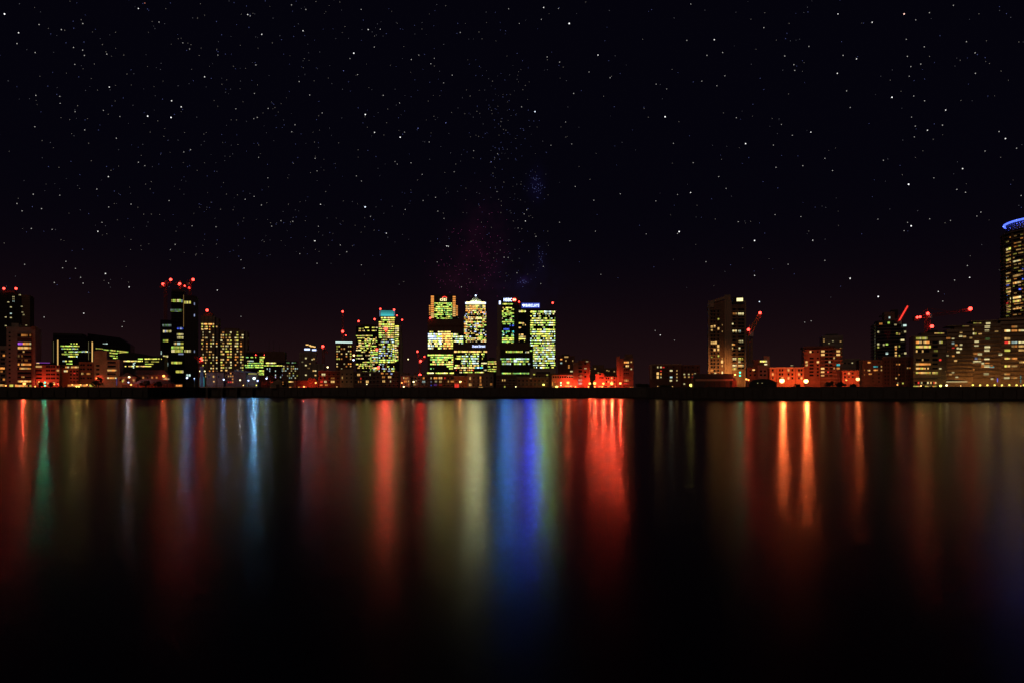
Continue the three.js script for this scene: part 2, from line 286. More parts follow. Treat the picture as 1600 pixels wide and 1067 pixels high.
// low long office behind
b = new Building('office_block', 'long low dark office with broken yellow lit floors', 183, 256, 640);
{ const pts = []; for (let i = 0; i <= 16; i++) { const x = 183 + 73 * i / 16; pts.push(new THREE.Vector2(b.u(x), b.y(556 - 5 * Math.sin(Math.PI * Math.min(1, i / 16 + .25))))); } pts.push(new THREE.Vector2(b.u(256), 0), new THREE.Vector2(b.u(183), 0)); part('curtain_wall', new THREE.ExtrudeGeometry(new THREE.Shape(pts), { depth: 24, bevelEnabled: false }).translate(0, 0, -24), M.black, b.o); }
b.row(215, 252, 560.5, 1.8, .75, ['y', 'y', 'l'], .8); b.row(186, 223, 564, 1.9, .85, ['y', 'a', 'w'], .85); b.row(226, 250, 565, 1.2, .5, ['y'], .4); b.row(188, 236, 572, 1.7, .7, ['y', 'a'], .7); b.row(226, 242, 568.6, 1.3, .6, ['y', 'l'], .45);
for (const [x, y] of [[208, 568], [209, 570], [208, 574], [210, 566.5], [207, 571.5]]) b.win(x, y, 1.6, 1.6, 'c', rr(.8, 1.6), .05);
b.panes(226, 239, 584, 1.2, 6, ['r', 'a'], .9, .1, .8); b.bands(184, 255, 562, 578, 5, .35, M.slate);

// dark tower with cranes
b = new Building('tower_under_construction', 'black unfinished tower with scattered lit floors under red crane lights', 250, 305, 790);
b.box('low_wing', 250, 268, 500, null, 0, 24, M.glass); b.box('shaft', 267, 287, 456, null, .8, 28, M.glass); b.box('flank', 286.6, 305, 462, null, .2, 26, M.black);
b.box('crown', 268, 286, 452, 456, -2, 18, M.black); b.win(286.2, 486, .7, 50, 'a', .22, .85, 'light_line');
b.bands(250, 267, 504, 596, 19, .4, M.slate); b.bands(267, 286, 460, 596, 27, .4, M.slate, .8); b.piers([290, 294, 298, 302], 464, null, .5, M.slate, .2);
const T = (x0, x1, y, h, n, keys, k, z = .8, f = 1) => b.panes(x0, x1, y, h, n, keys, k, z, f);
T(267, 275, 470, 4.2, 3, ['y', 'l'], .8); T(276, 282, 470, 4.4, 2, ['w', 'l'], .9); T(282.5, 284.5, 470.5, 4, 1, ['c'], .7); T(287, 297.5, 472.6, 4.4, 5, ['y', 'w'], .9, .2); T(302, 304, 475, 4, 1, ['i'], .7, .2);
T(265.5, 284, 484.5, 3, 8, ['c', 'g'], .22); T(266, 283, 486.5, 1.5, 6, ['c', 'l'], .4); T(302, 304, 493, 4, 1, ['i'], .6, .2); T(253, 267, 508.5, 3.4, 6, ['c', 'g'], .3, 0); T(254, 261.5, 518, 3.8, 3, ['i', 'w'], .9, 0); T(262.5, 267, 518, 3.8, 2, ['y', 'w'], .8, 0);
T(276, 285.5, 513.2, 3, 4, ['b', 'i'], .8, .8, .9); T(275.5, 286, 522.6, 3.2, 4, ['y', 'w', 'w'], 1); T(276, 286, 527.6, 3.6, 4, ['y', 'w'], .9); T(254, 262, 532.4, 4, 3, ['y', 'l'], .8, 0); T(271, 275, 537, 4, 2, ['a', 'w'], .8); T(276, 286, 537, 4, 4, ['c', 'y'], .8); T(267, 286, 543, 4.4, 8, ['y', 'l', 'c'], .95); T(267, 285, 548.4, 4, 7, ['y', 'l', 'w'], 1);
T(287, 298, 548.4, 4, 5, ['w', 'y'], .75, .2, .8); T(302, 304, 549, 4, 1, ['i'], .5, .2); T(254, 262, 556.5, 3.8, 3, ['y', 'w'], .8, 0); T(267, 286, 566.4, 4, 8, ['y', 'y', 'l'], .95, .8, .85); T(254, 256.5, 567, 4, 1, ['o'], .8, 0); T(258, 262, 569, 6, 2, ['i', 'c'], .7, 0); T(274, 286, 580.4, 4, 5, ['w', 'y'], .95); T(290, 297, 586, 4, 3, ['y', 'c'], .9, .2); T(278, 286, 553, 2.6, 3, ['i'], .5); T(250.5, 252, 551, 6, 1, ['y', 'c'], .5, 0);
const bJ = b;
function crane(at, label, pts, beacons, { paint = M.cranePaint, d, mw = 2.4, group, glowJib } = {}) { // pts in px on the crane's own plane: mast foot, mast head, jib tip, counter-jib tip
  const c = new Building('tower_crane', label, at - 1, at + 1, d, { category: 'crane', group, face: 0 }), P = pts.map(([x, y]) => c.at(x, y));
  if (pts[0][1] === null) P[0].y = 0;
  const mast = part('mast', lattice(P[0], P[1], mw, Math.max(4, Math.round(P[0].distanceTo(P[1]) / (mw * 1.4)))), paint, c.o);
  const jib = part('jib', lattice(P[1], P[2], mw * .75, Math.max(4, Math.round(P[1].distanceTo(P[2]) / (mw * 1.3)))), paint, c.o);
  const counter = part('counter_jib', lattice(P[1], P[3], mw * .8, 4), paint, c.o);
  part('counterweight', boxG(-mw * .7, mw * .7, -mw, mw * .2, -mw * .5, mw * .5).translate(P[3].x, P[3].y, P[3].z), M.concrete, counter);
  part('cab', boxG(-mw * .45, mw * .45, -mw * .8, mw * .5, mw * .6, mw * 1.5).translate(P[1].x, P[1].y, P[1].z), M.white, mast);
  part('tie_bar', mergeGeometries([bar(V(P[1].x, P[1].y + mw * 2.4, 0), P[2].clone().lerp(P[1], .35), mw * .05), bar(V(P[1].x, P[1].y + mw * 2.4, 0), P[3], mw * .05), bar(P[1], V(P[1].x, P[1].y + mw * 2.5, 0), mw * .12)]), paint, c.o);
  for (const [x, y, I, r = 1, pk = 6] of beacons) { const p = c.at(x, y, mw * 1.1); beacon(c.o, p, I, r * d / 750, 'r', pk); }
  if (glowJib) { const [a, e] = glowJib.slice(0, 2).map(([x, y]) => c.at(x, y, mw * .7)); part('jib_light', bar(a, e, glowJib[2] ?? d / 1000 * .7, glowJib[2] ?? d / 1000 * .7, 8), glowMat('r', 1.1), jib); flood(c.o, a.clone().lerp(e, .5).add(V(0, 0, 2)), [1, .05, .02], glowJib[3] ?? 3000, .6); }
  return c;
}
crane(258, 'tower crane with red lights on the unfinished tower, jib rising over its low wing', [[258, 500], [258, 446], [267, 440], [252, 447.5]], [[254, 444, 6000, 1.5], [266, 437, 6000, 1.5]], { d: 800, group: 'red lit tower cranes' });
crane(281, 'tower crane whose red lit jib dips over the unfinished tower', [[281, 456], [281, 446], [297, 451], [274, 443]], [[280, 443.5, 6000, 1.5], [288, 447, 0, .9], [295, 450, 9000, 1.2]], { d: 797, group: 'red lit tower cranes' });
crane(296, 'tower crane with one high red light on the slim flank of the unfinished tower', [[296, 462], [296, 444], [301, 439], [288, 442.5]], [[301, 437, 6000, 1.5]], { d: 792, group: 'red lit tower cranes' });

// twin residential towers
b = new Building('residential_tower', 'slim ribbed apartment tower with a red beacon and many amber windows', 311, 341, 760);
b.box('shaft', 313, 335, 494, null, 0, 22, M.buff); b.box('flank', 335, 341, 497, null, -1, 18, M.grey); b.box('crown', 317, 331, 489, 494, -3, 12, M.brown); b.piers([313.4, 318, 324.5, 331, 334.6], 493, null, .8, M.stone);
b.bands(313, 335, 500, 590, 22, .3, M.brown);
for (let i = 0; i < 21; i++) { const y = 502 + i * 4.3; for (const x of [315.2, 317, 320.4, 322.6, 327, 329.2, 332.6, 338]) if (rnd() < (i < 1 ? 0 : .46)) b.win(x, y, 1.7, 2, pick(['a', 'a', 'w', 'o', 'y']), rr(.35, 1.15), x > 335 ? -1 : 0); }
b.row(313, 334, 506.5, 2, .9, ['a', 'o', 'w'], .9); b.row(313, 325, 514, 2, .9, ['a', 'w'], 1);
b.beacon(323, 485, 5000, -3, 1.5);
b = new Building('residential_tower', 'broad ribbed apartment tower dotted with amber windows and no beacon', 343, 387, 770);
b.box('shaft', 343, 381, 516, null, 0, 24, M.buff); b.box('flank', 381, 386, 518, null, -1, 20, M.stone); b.box('crown', 350, 372, 513, 516, -3, 14, M.brown); b.piers([343.5, 351, 362, 365, 374, 380.6], 515, null, .8, M.stone); b.bands(343, 381, 520, 590, 17, .3, M.brown);
for (let i = 0; i < 17; i++) { const y = 519.5 + i * 4.2; for (const x of [345.4, 348.2, 353, 355.6, 358.4, 360.4, 367.6, 370.4, 376, 378.6]) if (rnd() < .55) b.win(x, y, pick([1.8, 2.6]), 2.1, pick(['a', 'a', 'w', 'y', 'o']), rr(.4, 1.25)); }
crane(312, 'short red lit crane beside the slim ribbed tower', [[312, null], [312, 565], [304, 556], [317, 566]], [[313.5, 560, 4000, 1.2], [314.5, 563.5, 0, .7]], { d: 560, mw: 1.8, group: 'red lit tower cranes' });

// green-lit offices
b = new Building('office_block', 'low office with bright green lit floors under a flat roof slab', 383, 413, 700);
b.box('curtain_wall', 384, 413, 551, null, 0, 26, M.glass); b.box('roof', 382, 414, 549, 551, .8, 27, M.brown); b.bands(384, 413, 555.5, 590, 9, .4, M.slate);
b.row(384, 400, 558, 1.7, .9, ['c', 'g', 'l'], .7); b.row(405, 415, 558, 1.9, .9, ['y', 'l'], .9); [561.6, 564.4].forEach((y) => b.row(405, 411, y, 1.8, .9, ['y', 'l'], .9)); b.row(386, 396, 564, 1.6, .8, ['c', 'w'], .7); b.row(386, 411, 567.4, 1.7, .75, ['l', 'g', 'y'], .8); b.row(382, 411, 570.6, 1.8, .85, ['l', 'g', 'y'], .9); b.row(383, 411, 573.6, 1.7, .9, ['l', 'l', 'g'], .9); [579, 582, 585].forEach((y) => b.row(402, 412, y, 1.8, .9, ['y', 'l'], .9));
b.beacon(399, 554.4, 0, 1, .6); b.beacon(413, 554.4, 0, 1, .6);
b = new Building('office_block', 'dark office with rooftop masts and tall strips of pale windows', 413, 445, 690);
b.box('curtain_wall', 413, 444, 549, null, 0, 26, M.cladding); b.box('glazed_floors', 413.4, 443.6, 566, null, .25, 2, M.glass); b.bands(413, 444, 552, 565, 5, .35, M.brown);
for (const [x, y] of [[420, 531], [427, 533], [436, 538]]) part('roof_mast', bar(b.at(x, 549, -4), b.at(x, y, -4), .25, .1), M.steel, b.o);
b.row(415, 431, 567, 2, .95, ['y', 'y', 'w'], 1, .25); b.row(412, 441, 571, 1.5, .8, ['y', 'l'], .7, .25);
for (const x of [417, 421, 430, 438, 441]) for (let y = 576; y < 592; y += 3.2) if (rnd() < .55) b.win(x, y, 1.3, 2.2, pick(['c', 'l', 'i']), rr(.3, .8), .25);
b = new Building('apartment_block', 'low brown apartment block with small scattered amber windows', 441, 468, 620);
b.box('wall', 441, 468, 570, null, 0, 18, M.brown); b.box('setback_storey', 445, 464, 564, 570, -2, 12, M.slate); b.bands(441, 468, 574, 592, 4, .3, M.buff);
for (let y = 572; y < 593; y += 3.6) for (let x = 443; x < 467; x += 3) if (rnd() < .42) b.win(x, y, 1.6, 1.8, pick(['a', 'y', 'w', 'c']), rr(.3, .9));
b.row(447, 462, 566.5, 1.2, .5, ['c', 'g'], .35, -2);

// tower with lit crown
b = new Building('residential_tower', 'buff tower with a blue-white lit crown and orange roof lights', 467, 505, 600);
b.box('shaft', 467, 493, 551, null, 0, 20, M.buff); b.box('crown', 475, 494, 544, 551, -1, 12, M.stone); b.box('low_wing', 490, 505, 568, null, .6, 16, M.buff); b.box('roof_cap', 478, 492, 540.5, 544, -2, 8, M.brown);
b.win(479.5, 545.6, 8, 2.6, 'i', 2.4, -.9, 'crown_light'); b.win(490.5, 546.6, 6, 2.4, 'i', 2.2, -.9, 'crown_light'); for (const [x, y, w] of [[479.5, 538.6, 4], [484, 539.8, 3], [487, 541, 5], [491, 541.8, 3]]) b.win(x, y, w, 1.6, 'a', 1.5, -1.9, 'roof_lamp');
b.box('roof_lamp_rail', 477, 493, 537.6, 541, -2.2, .4, M.steel); flood(b.o, b.at(480, 545, 1), [.3, .55, 1], 700);
for (const [x, y, k] of [[477.5, 559.5, 1.2], [477.5, 570.5, 1.1], [487, 561.5, .8], [490, 560.5, .7], [489.5, 579, .9], [492.5, 579, 1], [477.5, 585.6, 1], [492.5, 586, 1], [482, 575, .3], [472, 565, .2], [484, 568, .3]]) b.win(x, y, 2.4, 1.9, pick(['w', 'a']), k, x > 489 ? .62 : 0);
b.bands(467, 490, 555, 592, 9, .3, M.stone); b.piers([470, 474, 482, 486], 552, null, .5, M.stone); b.piers([495, 500], 569, null, .4, M.stone, .6);
crane(505, 'lone crane showing one red light beside the blue crowned tower', [[505, null], [505, 544], [512, 553], [501, 542.5]], [[504, 541, 3000, 1.5]], { d: 640, mw: 1.9, group: 'red lit tower cranes' });

// tower with mint crown line
b = new Building('residential_tower', 'dark square tower with a mint green light line along its roof', 523, 551, 820);
b.box('shaft', 524, 550, 536, null, 0, 22, M.darkBrick); b.win(537, 535, 25, 1.9, 'c', 1.25, .35, 'crown_light'); b.bands(524, 550, 541, 588, 12, .3, M.slate);
for (let i = 0; i < 12; i++) for (const x of [526.4, 529.6, 533.4, 537.6, 541, 544.4, 547.6]) if (rnd() < .6) b.win(x, 541 + i * 3.9, 2, 2, pick(['a', 'w', 'o', 'y']), rr(.35, 1.1));
part('antenna_mast', lattice(b.at(535, 534, -4), b.at(535, 487, -4), 1.5, 26), M.cranePaint, b.o); b.beacon(535, 487, 2500, -3, 1.2); b.beacon(535, 518, 3000, -3, 1.5); b.beacon(540, 524, 0, -3, .7);

// the two towers with a turquoise crown
b = new Building('office_tower', 'dark office tower with broken yellow floors beside the turquoise crowned tower', 555, 591, 1120);
b.box('curtain_wall', 556, 590, 510, null, 0, 36, M.glass); b.box('roof_plant', 560, 586, 507, 510, -4, 24, M.black); b.bands(556, 590, 514, 586, 22, .4, M.slate);
[[513.6, .55, 558, 570], [512, .5, 570, 590], [517, .5, 560, 588], [524.6, .95, 556, 582], [528, .35, 558, 588], [530.4, .45, 566, 590], [533, .5, 559, 589], [536, .5, 560, 586], [538.6, .55, 560, 580], [541, .8, 557, 588], [544, .65, 557, 586], [547, .35, 556, 590], [549.6, .45, 557, 588], [555, .95, 557, 566], [555, .4, 566, 590], [560, .35, 556, 590], [565.6, .6, 558, 590], [569, .75, 556, 586], [571.6, .7, 558, 582], [574.4, .5, 556, 590], [580.4, .6, 566, 588]].forEach(([y, f, x0, x1]) => b.row(x0, x1, y, 1.7, f, ['y', 'y', 'l', 'a', 'w'], .85));
b.row(578, 590, 550, 1.7, .8, ['c', 'l'], .7, .02); b.row(578, 590, 553, 1.6, .8, ['c', 'l'], .7); b.row(578, 590, 558, 1.6, .8, ['c', 'l'], .7); b.row(578, 590, 563, 1.6, .85, ['c', 'l', 'y'], .8); b.row(578, 590, 577, 1.6, .85, ['c', 'l', 'y'], .8);
b.beacon(560, 502, 4000, -4, 1.1); b.beacon(585, 499, 4000, -4, 1.1); part('roof_mast', mergeGeometries([bar(b.at(560, 508, -4), b.at(560, 503, -4), .4), bar(b.at(585, 508, -4), b.at(585, 500, -4), .4)]), M.steel, b.o);
b = new Building('office_tower', 'tall office tower with a glowing turquoise crown and red corner beacons', 590, 629, 1080);
b.box('curtain_wall', 591, 617, 496, null, 0, 36, M.glass); b.box('flank', 616.6, 624, 507, null, -1, 34, M.glass);
{ const pts = []; for (let i = 0; i <= 12; i++) { const a = i / 12 * Math.PI / 2; pts.push(new THREE.Vector2(b.u(623) + 6 * Math.sin(a) , b.y(578) + (b.y(505) - b.y(578)) * (.35 + .65 * Math.cos(a)))); } pts.push(new THREE.Vector2(b.u(623) + 6, 0), new THREE.Vector2(b.u(623), 0)); part('curved_buttress', new THREE.ExtrudeGeometry(new THREE.Shape(pts), { depth: 22, bevelEnabled: false }).translate(0, 0, -23.5), M.stone, b.o); }
b.box('crown', 594, 615, 485, 496, -2, 20, M.slate); for (const [y, k] of [[486.6, .45], [489, .6], [491.4, .95], [493.4, .85]]) b.win(604.8, y, 20, 2, 't', k, -1.9, 'crown_light'); b.win(593.4, 490, .8, 9, 'i', .5, -1.9, 'crown_light'); b.win(616.2, 489, .8, 9, 'i', .4, -1.9, 'crown_light');
b.bands(591, 617, 499, 585, 26, .45, M.slate); b.piers([591.3, 597, 610, 616.4], 497, null, .7, M.slate);
for (let i = 0; i < 10; i++) b.row(591.5, 617, 496.8 + i * 3.35, 2, .88, ['y', 'y', 'w', 'l', 'a'], .95);
for (let i = 0; i < 9; i++) b.row(617, 623, 510 + i * 3.3, 1.9, .85, ['y', 'l', 'w'], .8, -1);
for (let i = 0; i < 15; i++) b.row(591.5, 617, 531 + i * 3.45, 1.9, [.45, .7, .5, .35, .4, .5, .55, .45, .35, .3, .85, .3, .25, .25, .3][i], ['y', 'c', 'l', 'y', 'i'], .75);
for (let i = 0; i < 8; i++) b.row(613, 622, 540 + i * 3.4, 1.9, [.8, .6, .3, .9, .9, .9, .8, .3][i], ['y', 'a', 'l', 'w'], .95, .02);
b.row(591, 622, 562.6, 2, .95, ['l', 'y', 'g'], 1, .05); b.beacon(594, 483, 7000, -1, 1); b.beacon(615.5, 484, 9000, -1, 1.1); b.beacon(620, 493, 0, -2, .8); b.beacon(628, 500, 3000, -2, .9);
part('roof_mast', mergeGeometries([bar(b.at(594, 496, -1.5), b.at(594, 484, -1.5), .35), bar(b.at(615.5, 496, -1.5), b.at(615.5, 485, -1.5), .35), bar(b.at(620, 507, -3), b.at(620, 494, -3), .3), bar(b.at(628, 575, -3), b.at(628, 501, -3), .3)]), M.steel, b.o);
crane(603, 'dark crane with large red lights standing before the turquoise crowned tower', [[603, null], [603, 518], [590, 545], [607, 514]], [[602.5, 514, 400000, 2], [588.5, 546, 16000, 1.3], [591, 574, 6000, 1.5]], { d: 900, mw: 2, group: 'red lit tower cranes' });
crane(656, 'thin crane carrying four red lights between the dark gap and the tall sign tower', [[656, null], [656, 566], [652, 551], [664, 559]], [[652, 549, 4000, 1.1], [657, 564, 26000, 1.4], [663, 557, 2000, .8], [656, 586, 26000, 1.7]], { d: 640, mw: 1.7, group: 'red lit tower cranes' });

// ---------------------------------------------------------------- the high towers
const font = await new FontLoader().loadAsync('fonts/droid/droid_sans_bold.typeface.json');
function lettering(bld, text, x0, x1, yBase, h, z, key, k, name = 'sign_letter', parent = bld.o) { // raised glowing letters, one mesh each, fitted between two columns
  const s = bld.d / FOC, size = h * s, glyphs = [];
  let x = 0; for (const ch of text) { if (ch === ' ') { x += size * .35; continue; } const g = new TextGeometry(ch, { font, size, depth: .5, curveSegments: 4, bevelEnabled: false }); g.computeBoundingBox(); const bb = g.boundingBox; g.translate(x - bb.min.x, 0, 0); x += bb.max.x - bb.min.x + size * .14; glyphs.push(g); }
  const a = bld.u(x0, z), w = bld.u(x1, z) - a, f = w / (x - size * .14), y = bld.y(yBase, a, z);
  for (const g of glyphs) part(name, g.scale(f, 1, 1).translate(a, y, z), glowMat(key, k), parent);
}
// tower with orange corner stacks and a sign under a red arc
b = new Building('office_tower', 'tall tower with orange lit corner stacks and a sign under a red arc', 669, 716, 1370);
b.box('curtain_wall', 673, 712, 473, null, 0, 50, M.glass); b.box('crown', 678, 707, 461, 473, -1.5, 40, M.black); b.box('corner_stack', 672.6, 678.4, 462, 505, .8, 30, M.dark); b.box('corner_stack', 706.6, 712.4, 462, 505, .8, 30, M.dark); b.box('corner_wing', 669.6, 673, 476, null, -1, 44, M.dark); b.box('corner_wing', 712, 715.6, 477, null, -1, 44, M.dark);
b.bands(678, 707, 475, 500, 9, .6, M.slate);
for (let i = 0; i < 12; i++) { b.win(675.5, 463.4 + i * 2.95, 4.6, 2, i < 9 ? 'o' : 'a', rr(.8, 1.2), .8); if (i < 11) b.win(709.5, 464 + i * 2.95, 4.4, 2, i < 6 ? 'o' : 'a', rr(.8, 1.2), .8); if (i < 6) { b.win(671.4, 478 + i * 2.75, 2.2, 1.7, 'o', rr(.5, 1), -1); b.win(713.8, 478.6 + i * 2.75, 2.6, 2, 'o', rr(.6, 1), -1); } }
[[474.2, .85], [477, .5], [479.6, .6], [482.4, .95], [485.4, .65], [488.2, .75], [491.4, .9], [494.4, .5], [497.4, .75]].forEach(([y, f]) => b.row(678.6, 706.6, y, 1.9, f, ['y', 'l', 'g', 'l', 'y'], .95));
lettering(b, 'citi', 687.5, 697.5, 470.4, 4.6, .1, 'w', 1.7); { const t = new THREE.TorusGeometry(4.4, .75, 8, 20, Math.PI).scale(1, .75, 1).translate(b.u(694.4), b.y(466), .3); part('sign_arc', t, glowMat('r', 1.6), b.o); }
// broad blank-topped block before it
b = new Building('office_tower', 'broad brown-banded office block below the tower with orange corner stacks', 667, 725, 1000);
b.box('wall', 668, 724, 499, null, 0, 40, M.cladding); b.box('louvre_band', 671, 722, 508, 511, .15, 2, M.darkBrick); b.box('glazing', 668.4, 708, 517.5, 546, .2, 2, M.glass); b.box('glazing', 708.2, 723.6, 521, 536.4, .2, 2, M.glass); b.box('glazing', 671, 708, 553, 586, .2, 2, M.glass);
b.beacon(672, 497, 5000, 1, 1); part('roof_rail', mergeGeometries([bar(b.at(668, 498, -1), b.at(724, 498, -1), .12)]), M.steel, b.o);
b.row(671, 677, 518.6, 2, .9, ['y'], .9, .2); b.row(684, 704, 518.6, 2, .9, ['y', 'a', 'w'], 1, .2);
for (let i = 0; i < 7; i++) { const y = 522.2 + i * 3.6, f = [.95, .95, .95, .95, .9, .55, .5][i]; b.row(668.6, 690, y, 2.6, f, ['c', 'w', 'l', 'y', 'i'], 1.15, .2); b.row(690, 704, y, 2.6, Math.max(.8, f), ['a', 'o', 'y', 'a'], 1.1, .2); b.row(704, 708, y, 2.4, .7, ['y', 'w'], .9, .2); if (i < 5) b.row(708.4, 723.6, y + .4, 2.3, [.55, .9, .9, .95, .4][i], ['c', 'l', 'w'], 1, .2); }
for (let i = 0; i < 7; i++) { const y = 554.6 + i * 3.5; if (i < 5) b.row(i ? 672 : 668, 708, y, 2.3, [1, .75, .85, .7, .9][i], ['l', 'l', 'y', 'g', 'a'], 1, .2); else { b.row(672, 678, y, 2.2, .8, ['l', 'g'], .8, .2); b.row(698, 708, y, 2.2, .8, ['l', 'y'], .8, .2); } }
b.row(667, 709, 582.4, 2.4, .97, ['y', 'l', 'w', 'y'], 1.15, .2); b.bands(668, 708, 520.4, 545.6, 8, .5, M.brown, .2); b.bands(671, 708, 556.4, 585, 9, .5, M.brown, .2);
flood(b.o, b.at(697, 530, 3), [1, .45, .08], 18000, .45); flood(b.o, b.at(680, 530, 3), [1, .66, .1], 14000, .45); flood(b.o, b.at(688, 582, 3), [1, .75, .12], 8000, .45);  // added gold spots at the lit floors, colouring the water streak
// sign block
b = new Building('office_tower', 'broad office block with a pale lit name sign below the pyramid roof', 709, 762, 940);
b.box('wall', 709, 761, 537, null, 0, 40, M.cladding); b.box('glazing', 710, 760.6, 547, 586, .2, 2, M.glass); lettering(b, 'State Street', 738, 758, 542.4, 3.4, .15, 'i', 2.2);
b.row(709.6, 761, 549.2, 2.7, .98, ['a', 'y', 'a'], 1, .2);
[[553, .6, 722, 757, ['l', 'c', 'y']], [556.4, .6, 711, 756, ['y', 'l', 'c']], [560, .65, 711, 756, ['y', 'c', 'l']], [563.8, .75, 721, 748, ['c', 'l', 'w']], [567.2, .9, 720, 748, ['c', 'l', 'y']], [567.2, 1, 752, 761, ['w']], [570.8, .75, 711, 755, ['y', 'l', 'a']], [574.2, .97, 709.6, 742, ['a', 'y', 'w']], [574.2, .95, 743, 755, ['t', 'i']], [578, .35, 711, 740, ['r', 'w', 'o']], [578, 1, 756, 760, ['w']], [581.6, .75, 718, 756, ['y', 'w', 'l']]].forEach(([y, f, x0, x1, ks]) => b.row(x0, x1, y, 2.2, f, ks, .95, .2));
b.bands(709.6, 761, 551.2, 586, 11, .5, M.brown, .2); b.piers([720, 732, 744, 755], 547.5, 585, .8, M.brown, .2, .5);
// pyramid tower
flood(b.o, b.at(735, 549, 3), [1, .6, .1], 18000, .45); flood(b.o, b.at(717, 574, 3), [1, .5, .08], 8000, .45);  // added amber spots, no lamps here, for gold on the river
b = new Building('office_tower', 'square tower under a lit pyramid roof with a white light band', 723, 761, 1600);
b.box('shaft', 724.6, 760, 488, null, 0, 55, M.steel); b.box('upper_shaft', 727, 758.6, 475, 488, -2, 50, M.steel);
{ const h = b.y(460) - b.y(473), a = b.u(743) , g = new THREE.ConeGeometry((b.u(755.4) - b.u(730.6)) / Math.SQRT2, h, 4, 1).rotateY(Math.PI / 4).translate(a, b.y(473) + h / 2, -26); const roof = part('pyramid_roof', g, M.white, b.o);
  const hw = (b.u(755.4) - b.u(730.6)) / 2; for (let i = 1; i < 8; i += 2) { const f = 1 - i / 8; const m = part('roof_rib', UNIT, M.steel, roof); m.position.set(a, b.y(473) + h * i / 8, -26 + hw * f + .1); m.scale.set(2 * hw * f, .3, .3); }
  for (const [dx, I] of [[-10, 2600], [0, 3000], [10, 2600]]) { const l = new THREE.PointLight(new THREE.Color().setRGB(.85, 1, .55), I, 0, 2); l.name = 'roof_floodlight'; l.position.set(a + dx, b.y(471), -26 + hw + 7); l.castShadow = true; b.o.add(l); }
  const apex = part('beacon', BALL, glowMat('i', 5), b.o); apex.position.set(a, b.y(459.6), -26); apex.scale.setScalar(1.7); }
b.win(743, 473.6, 29.5, 3.6, 'w', 2.6, -1.7, 'light_band'); for (const [x, s] of [[728, 1], [758, 1]]) b.win(x, 473.8, 2, 2.6, 'i', 3, -1.5, 'light_band');
b.bands(727, 758.6, 478, 487, 4, .6, M.slate, -2); b.bands(724.6, 760, 490, 586, 34, .6, M.slate);
[[478, .7], [480.4, .8], [483, .85], [485.6, .6]].forEach(([y, f]) => b.row(727.4, 758.4, y, 1.8, f, ['w', 'y', 'a', 'o', 'y'], .95, -2));
[[488.4, .55], [491, .45], [493.4, .25], [495.8, .9], [498.4, .9], [500.8, .6], [503.2, .95], [505.6, .4], [508, .5], [510.8, .45], [513.6, .1], [516, .35], [518.4, .45], [521, .65], [523.4, .45], [526, .5], [528.6, .55], [531, .7], [533.6, .3]].forEach(([y, f]) => b.row(725, 759.6, y, 1.7, f, ['w', 'y', 'a', 'w', 'l', 'i', 'o'], .95));
b.row(741, 754, 508.6, 1.8, 1, ['w', 'o'], 1.1, .05); b.row(743, 753, 497.6, 2, 1, ['w'], 1.2, .05);
flood(b.o, b.at(743, 474, 3), [1, .66, .1], 36000, .45);  // added gold spot by the light band, feeding the water streak
// small yellow block
b = new Building('office_block', 'small office with yellow floors between the sign block and the ribbed block', 760, 779, 1040);
b.box('wall', 760, 778, 561, null, 0, 24, M.brown); b.bands(760, 778, 564, 584, 6, .4, M.slate); [[564.6, .6], [568, .7], [572.4, .55], [576.4, .6], [579.6, .8]].forEach(([y, f]) => b.row(762, 777, y, 1.8, f, ['y', 'a', 'l'], .8)); b.box('roof_plant', 764, 773, 558.6, 561, -3, 8, M.slate);

// blue sign tower with red emblem
b = new Building('office_tower', 'tall steel tower with a white roof sign and red hexagon emblem', 776, 814, 1350);
b.box('curtain_wall', 783.6, 804, 466, null, 0, 46, M.glass); b.box('flank', 803.6, 812, 467, null, -.8, 44, M.dark); b.box('side_wing', 777, 784, 472, null, -6, 40, M.stone); b.box('crown', 784, 811, 464, 467, -2, 40, M.steel);
b.bands(784, 803.6, 472, 560, 27, .5, M.slate); b.piers([784, 803.4], 467, null, 1, M.cladding); b.piers([808, 811.6], 468, null, .8, M.brown, -.8);
lettering(b, 'HSBC', 787, 800, 471, 4.8, .3, 'i', 3); { const cx = b.u(803.6), cy = b.y(468.6), hw = 4.8, hh = 3, mk = (q) => new THREE.ExtrudeGeometry(new THREE.Shape(q.map(([x, y]) => new THREE.Vector2(x * hw + cx, y * hh + cy))), { depth: .6, bevelEnabled: false }).translate(0, 0, .4);
  part('emblem_wing', mk([[-1, 0], [-.5, 1], [-.5, -1]]), glowMat('r', 4), b.o); part('emblem_wing', mk([[1, 0], [.5, -1], [.5, 1]]), glowMat('r', 4), b.o); part('emblem_wing', mk([[-.5, 1], [.5, 1], [0, 0]]), glowMat('r', 4), b.o); part('emblem_wing', mk([[-.5, -1], [0, 0], [.5, -1]]), glowMat('r', 4), b.o); part('emblem_field', mk([[-.46, .92], [-.46, -.92], [-.04, 0]]), glowMat('w', 3), b.o); part('emblem_field', mk([[.46, .92], [.04, 0], [.46, -.92]]), glowMat('w', 3), b.o); }
b.win(781, 473, 2.6, 5.4, 'i', 3, -5.9, 'side_sign'); lettering(b, 'HSBC', 787, 796, 515.6, 2.4, .15, 'b', 1.1, 'small_sign_letter'); b.beacon(811, 471.6, 8000, 0, .9);
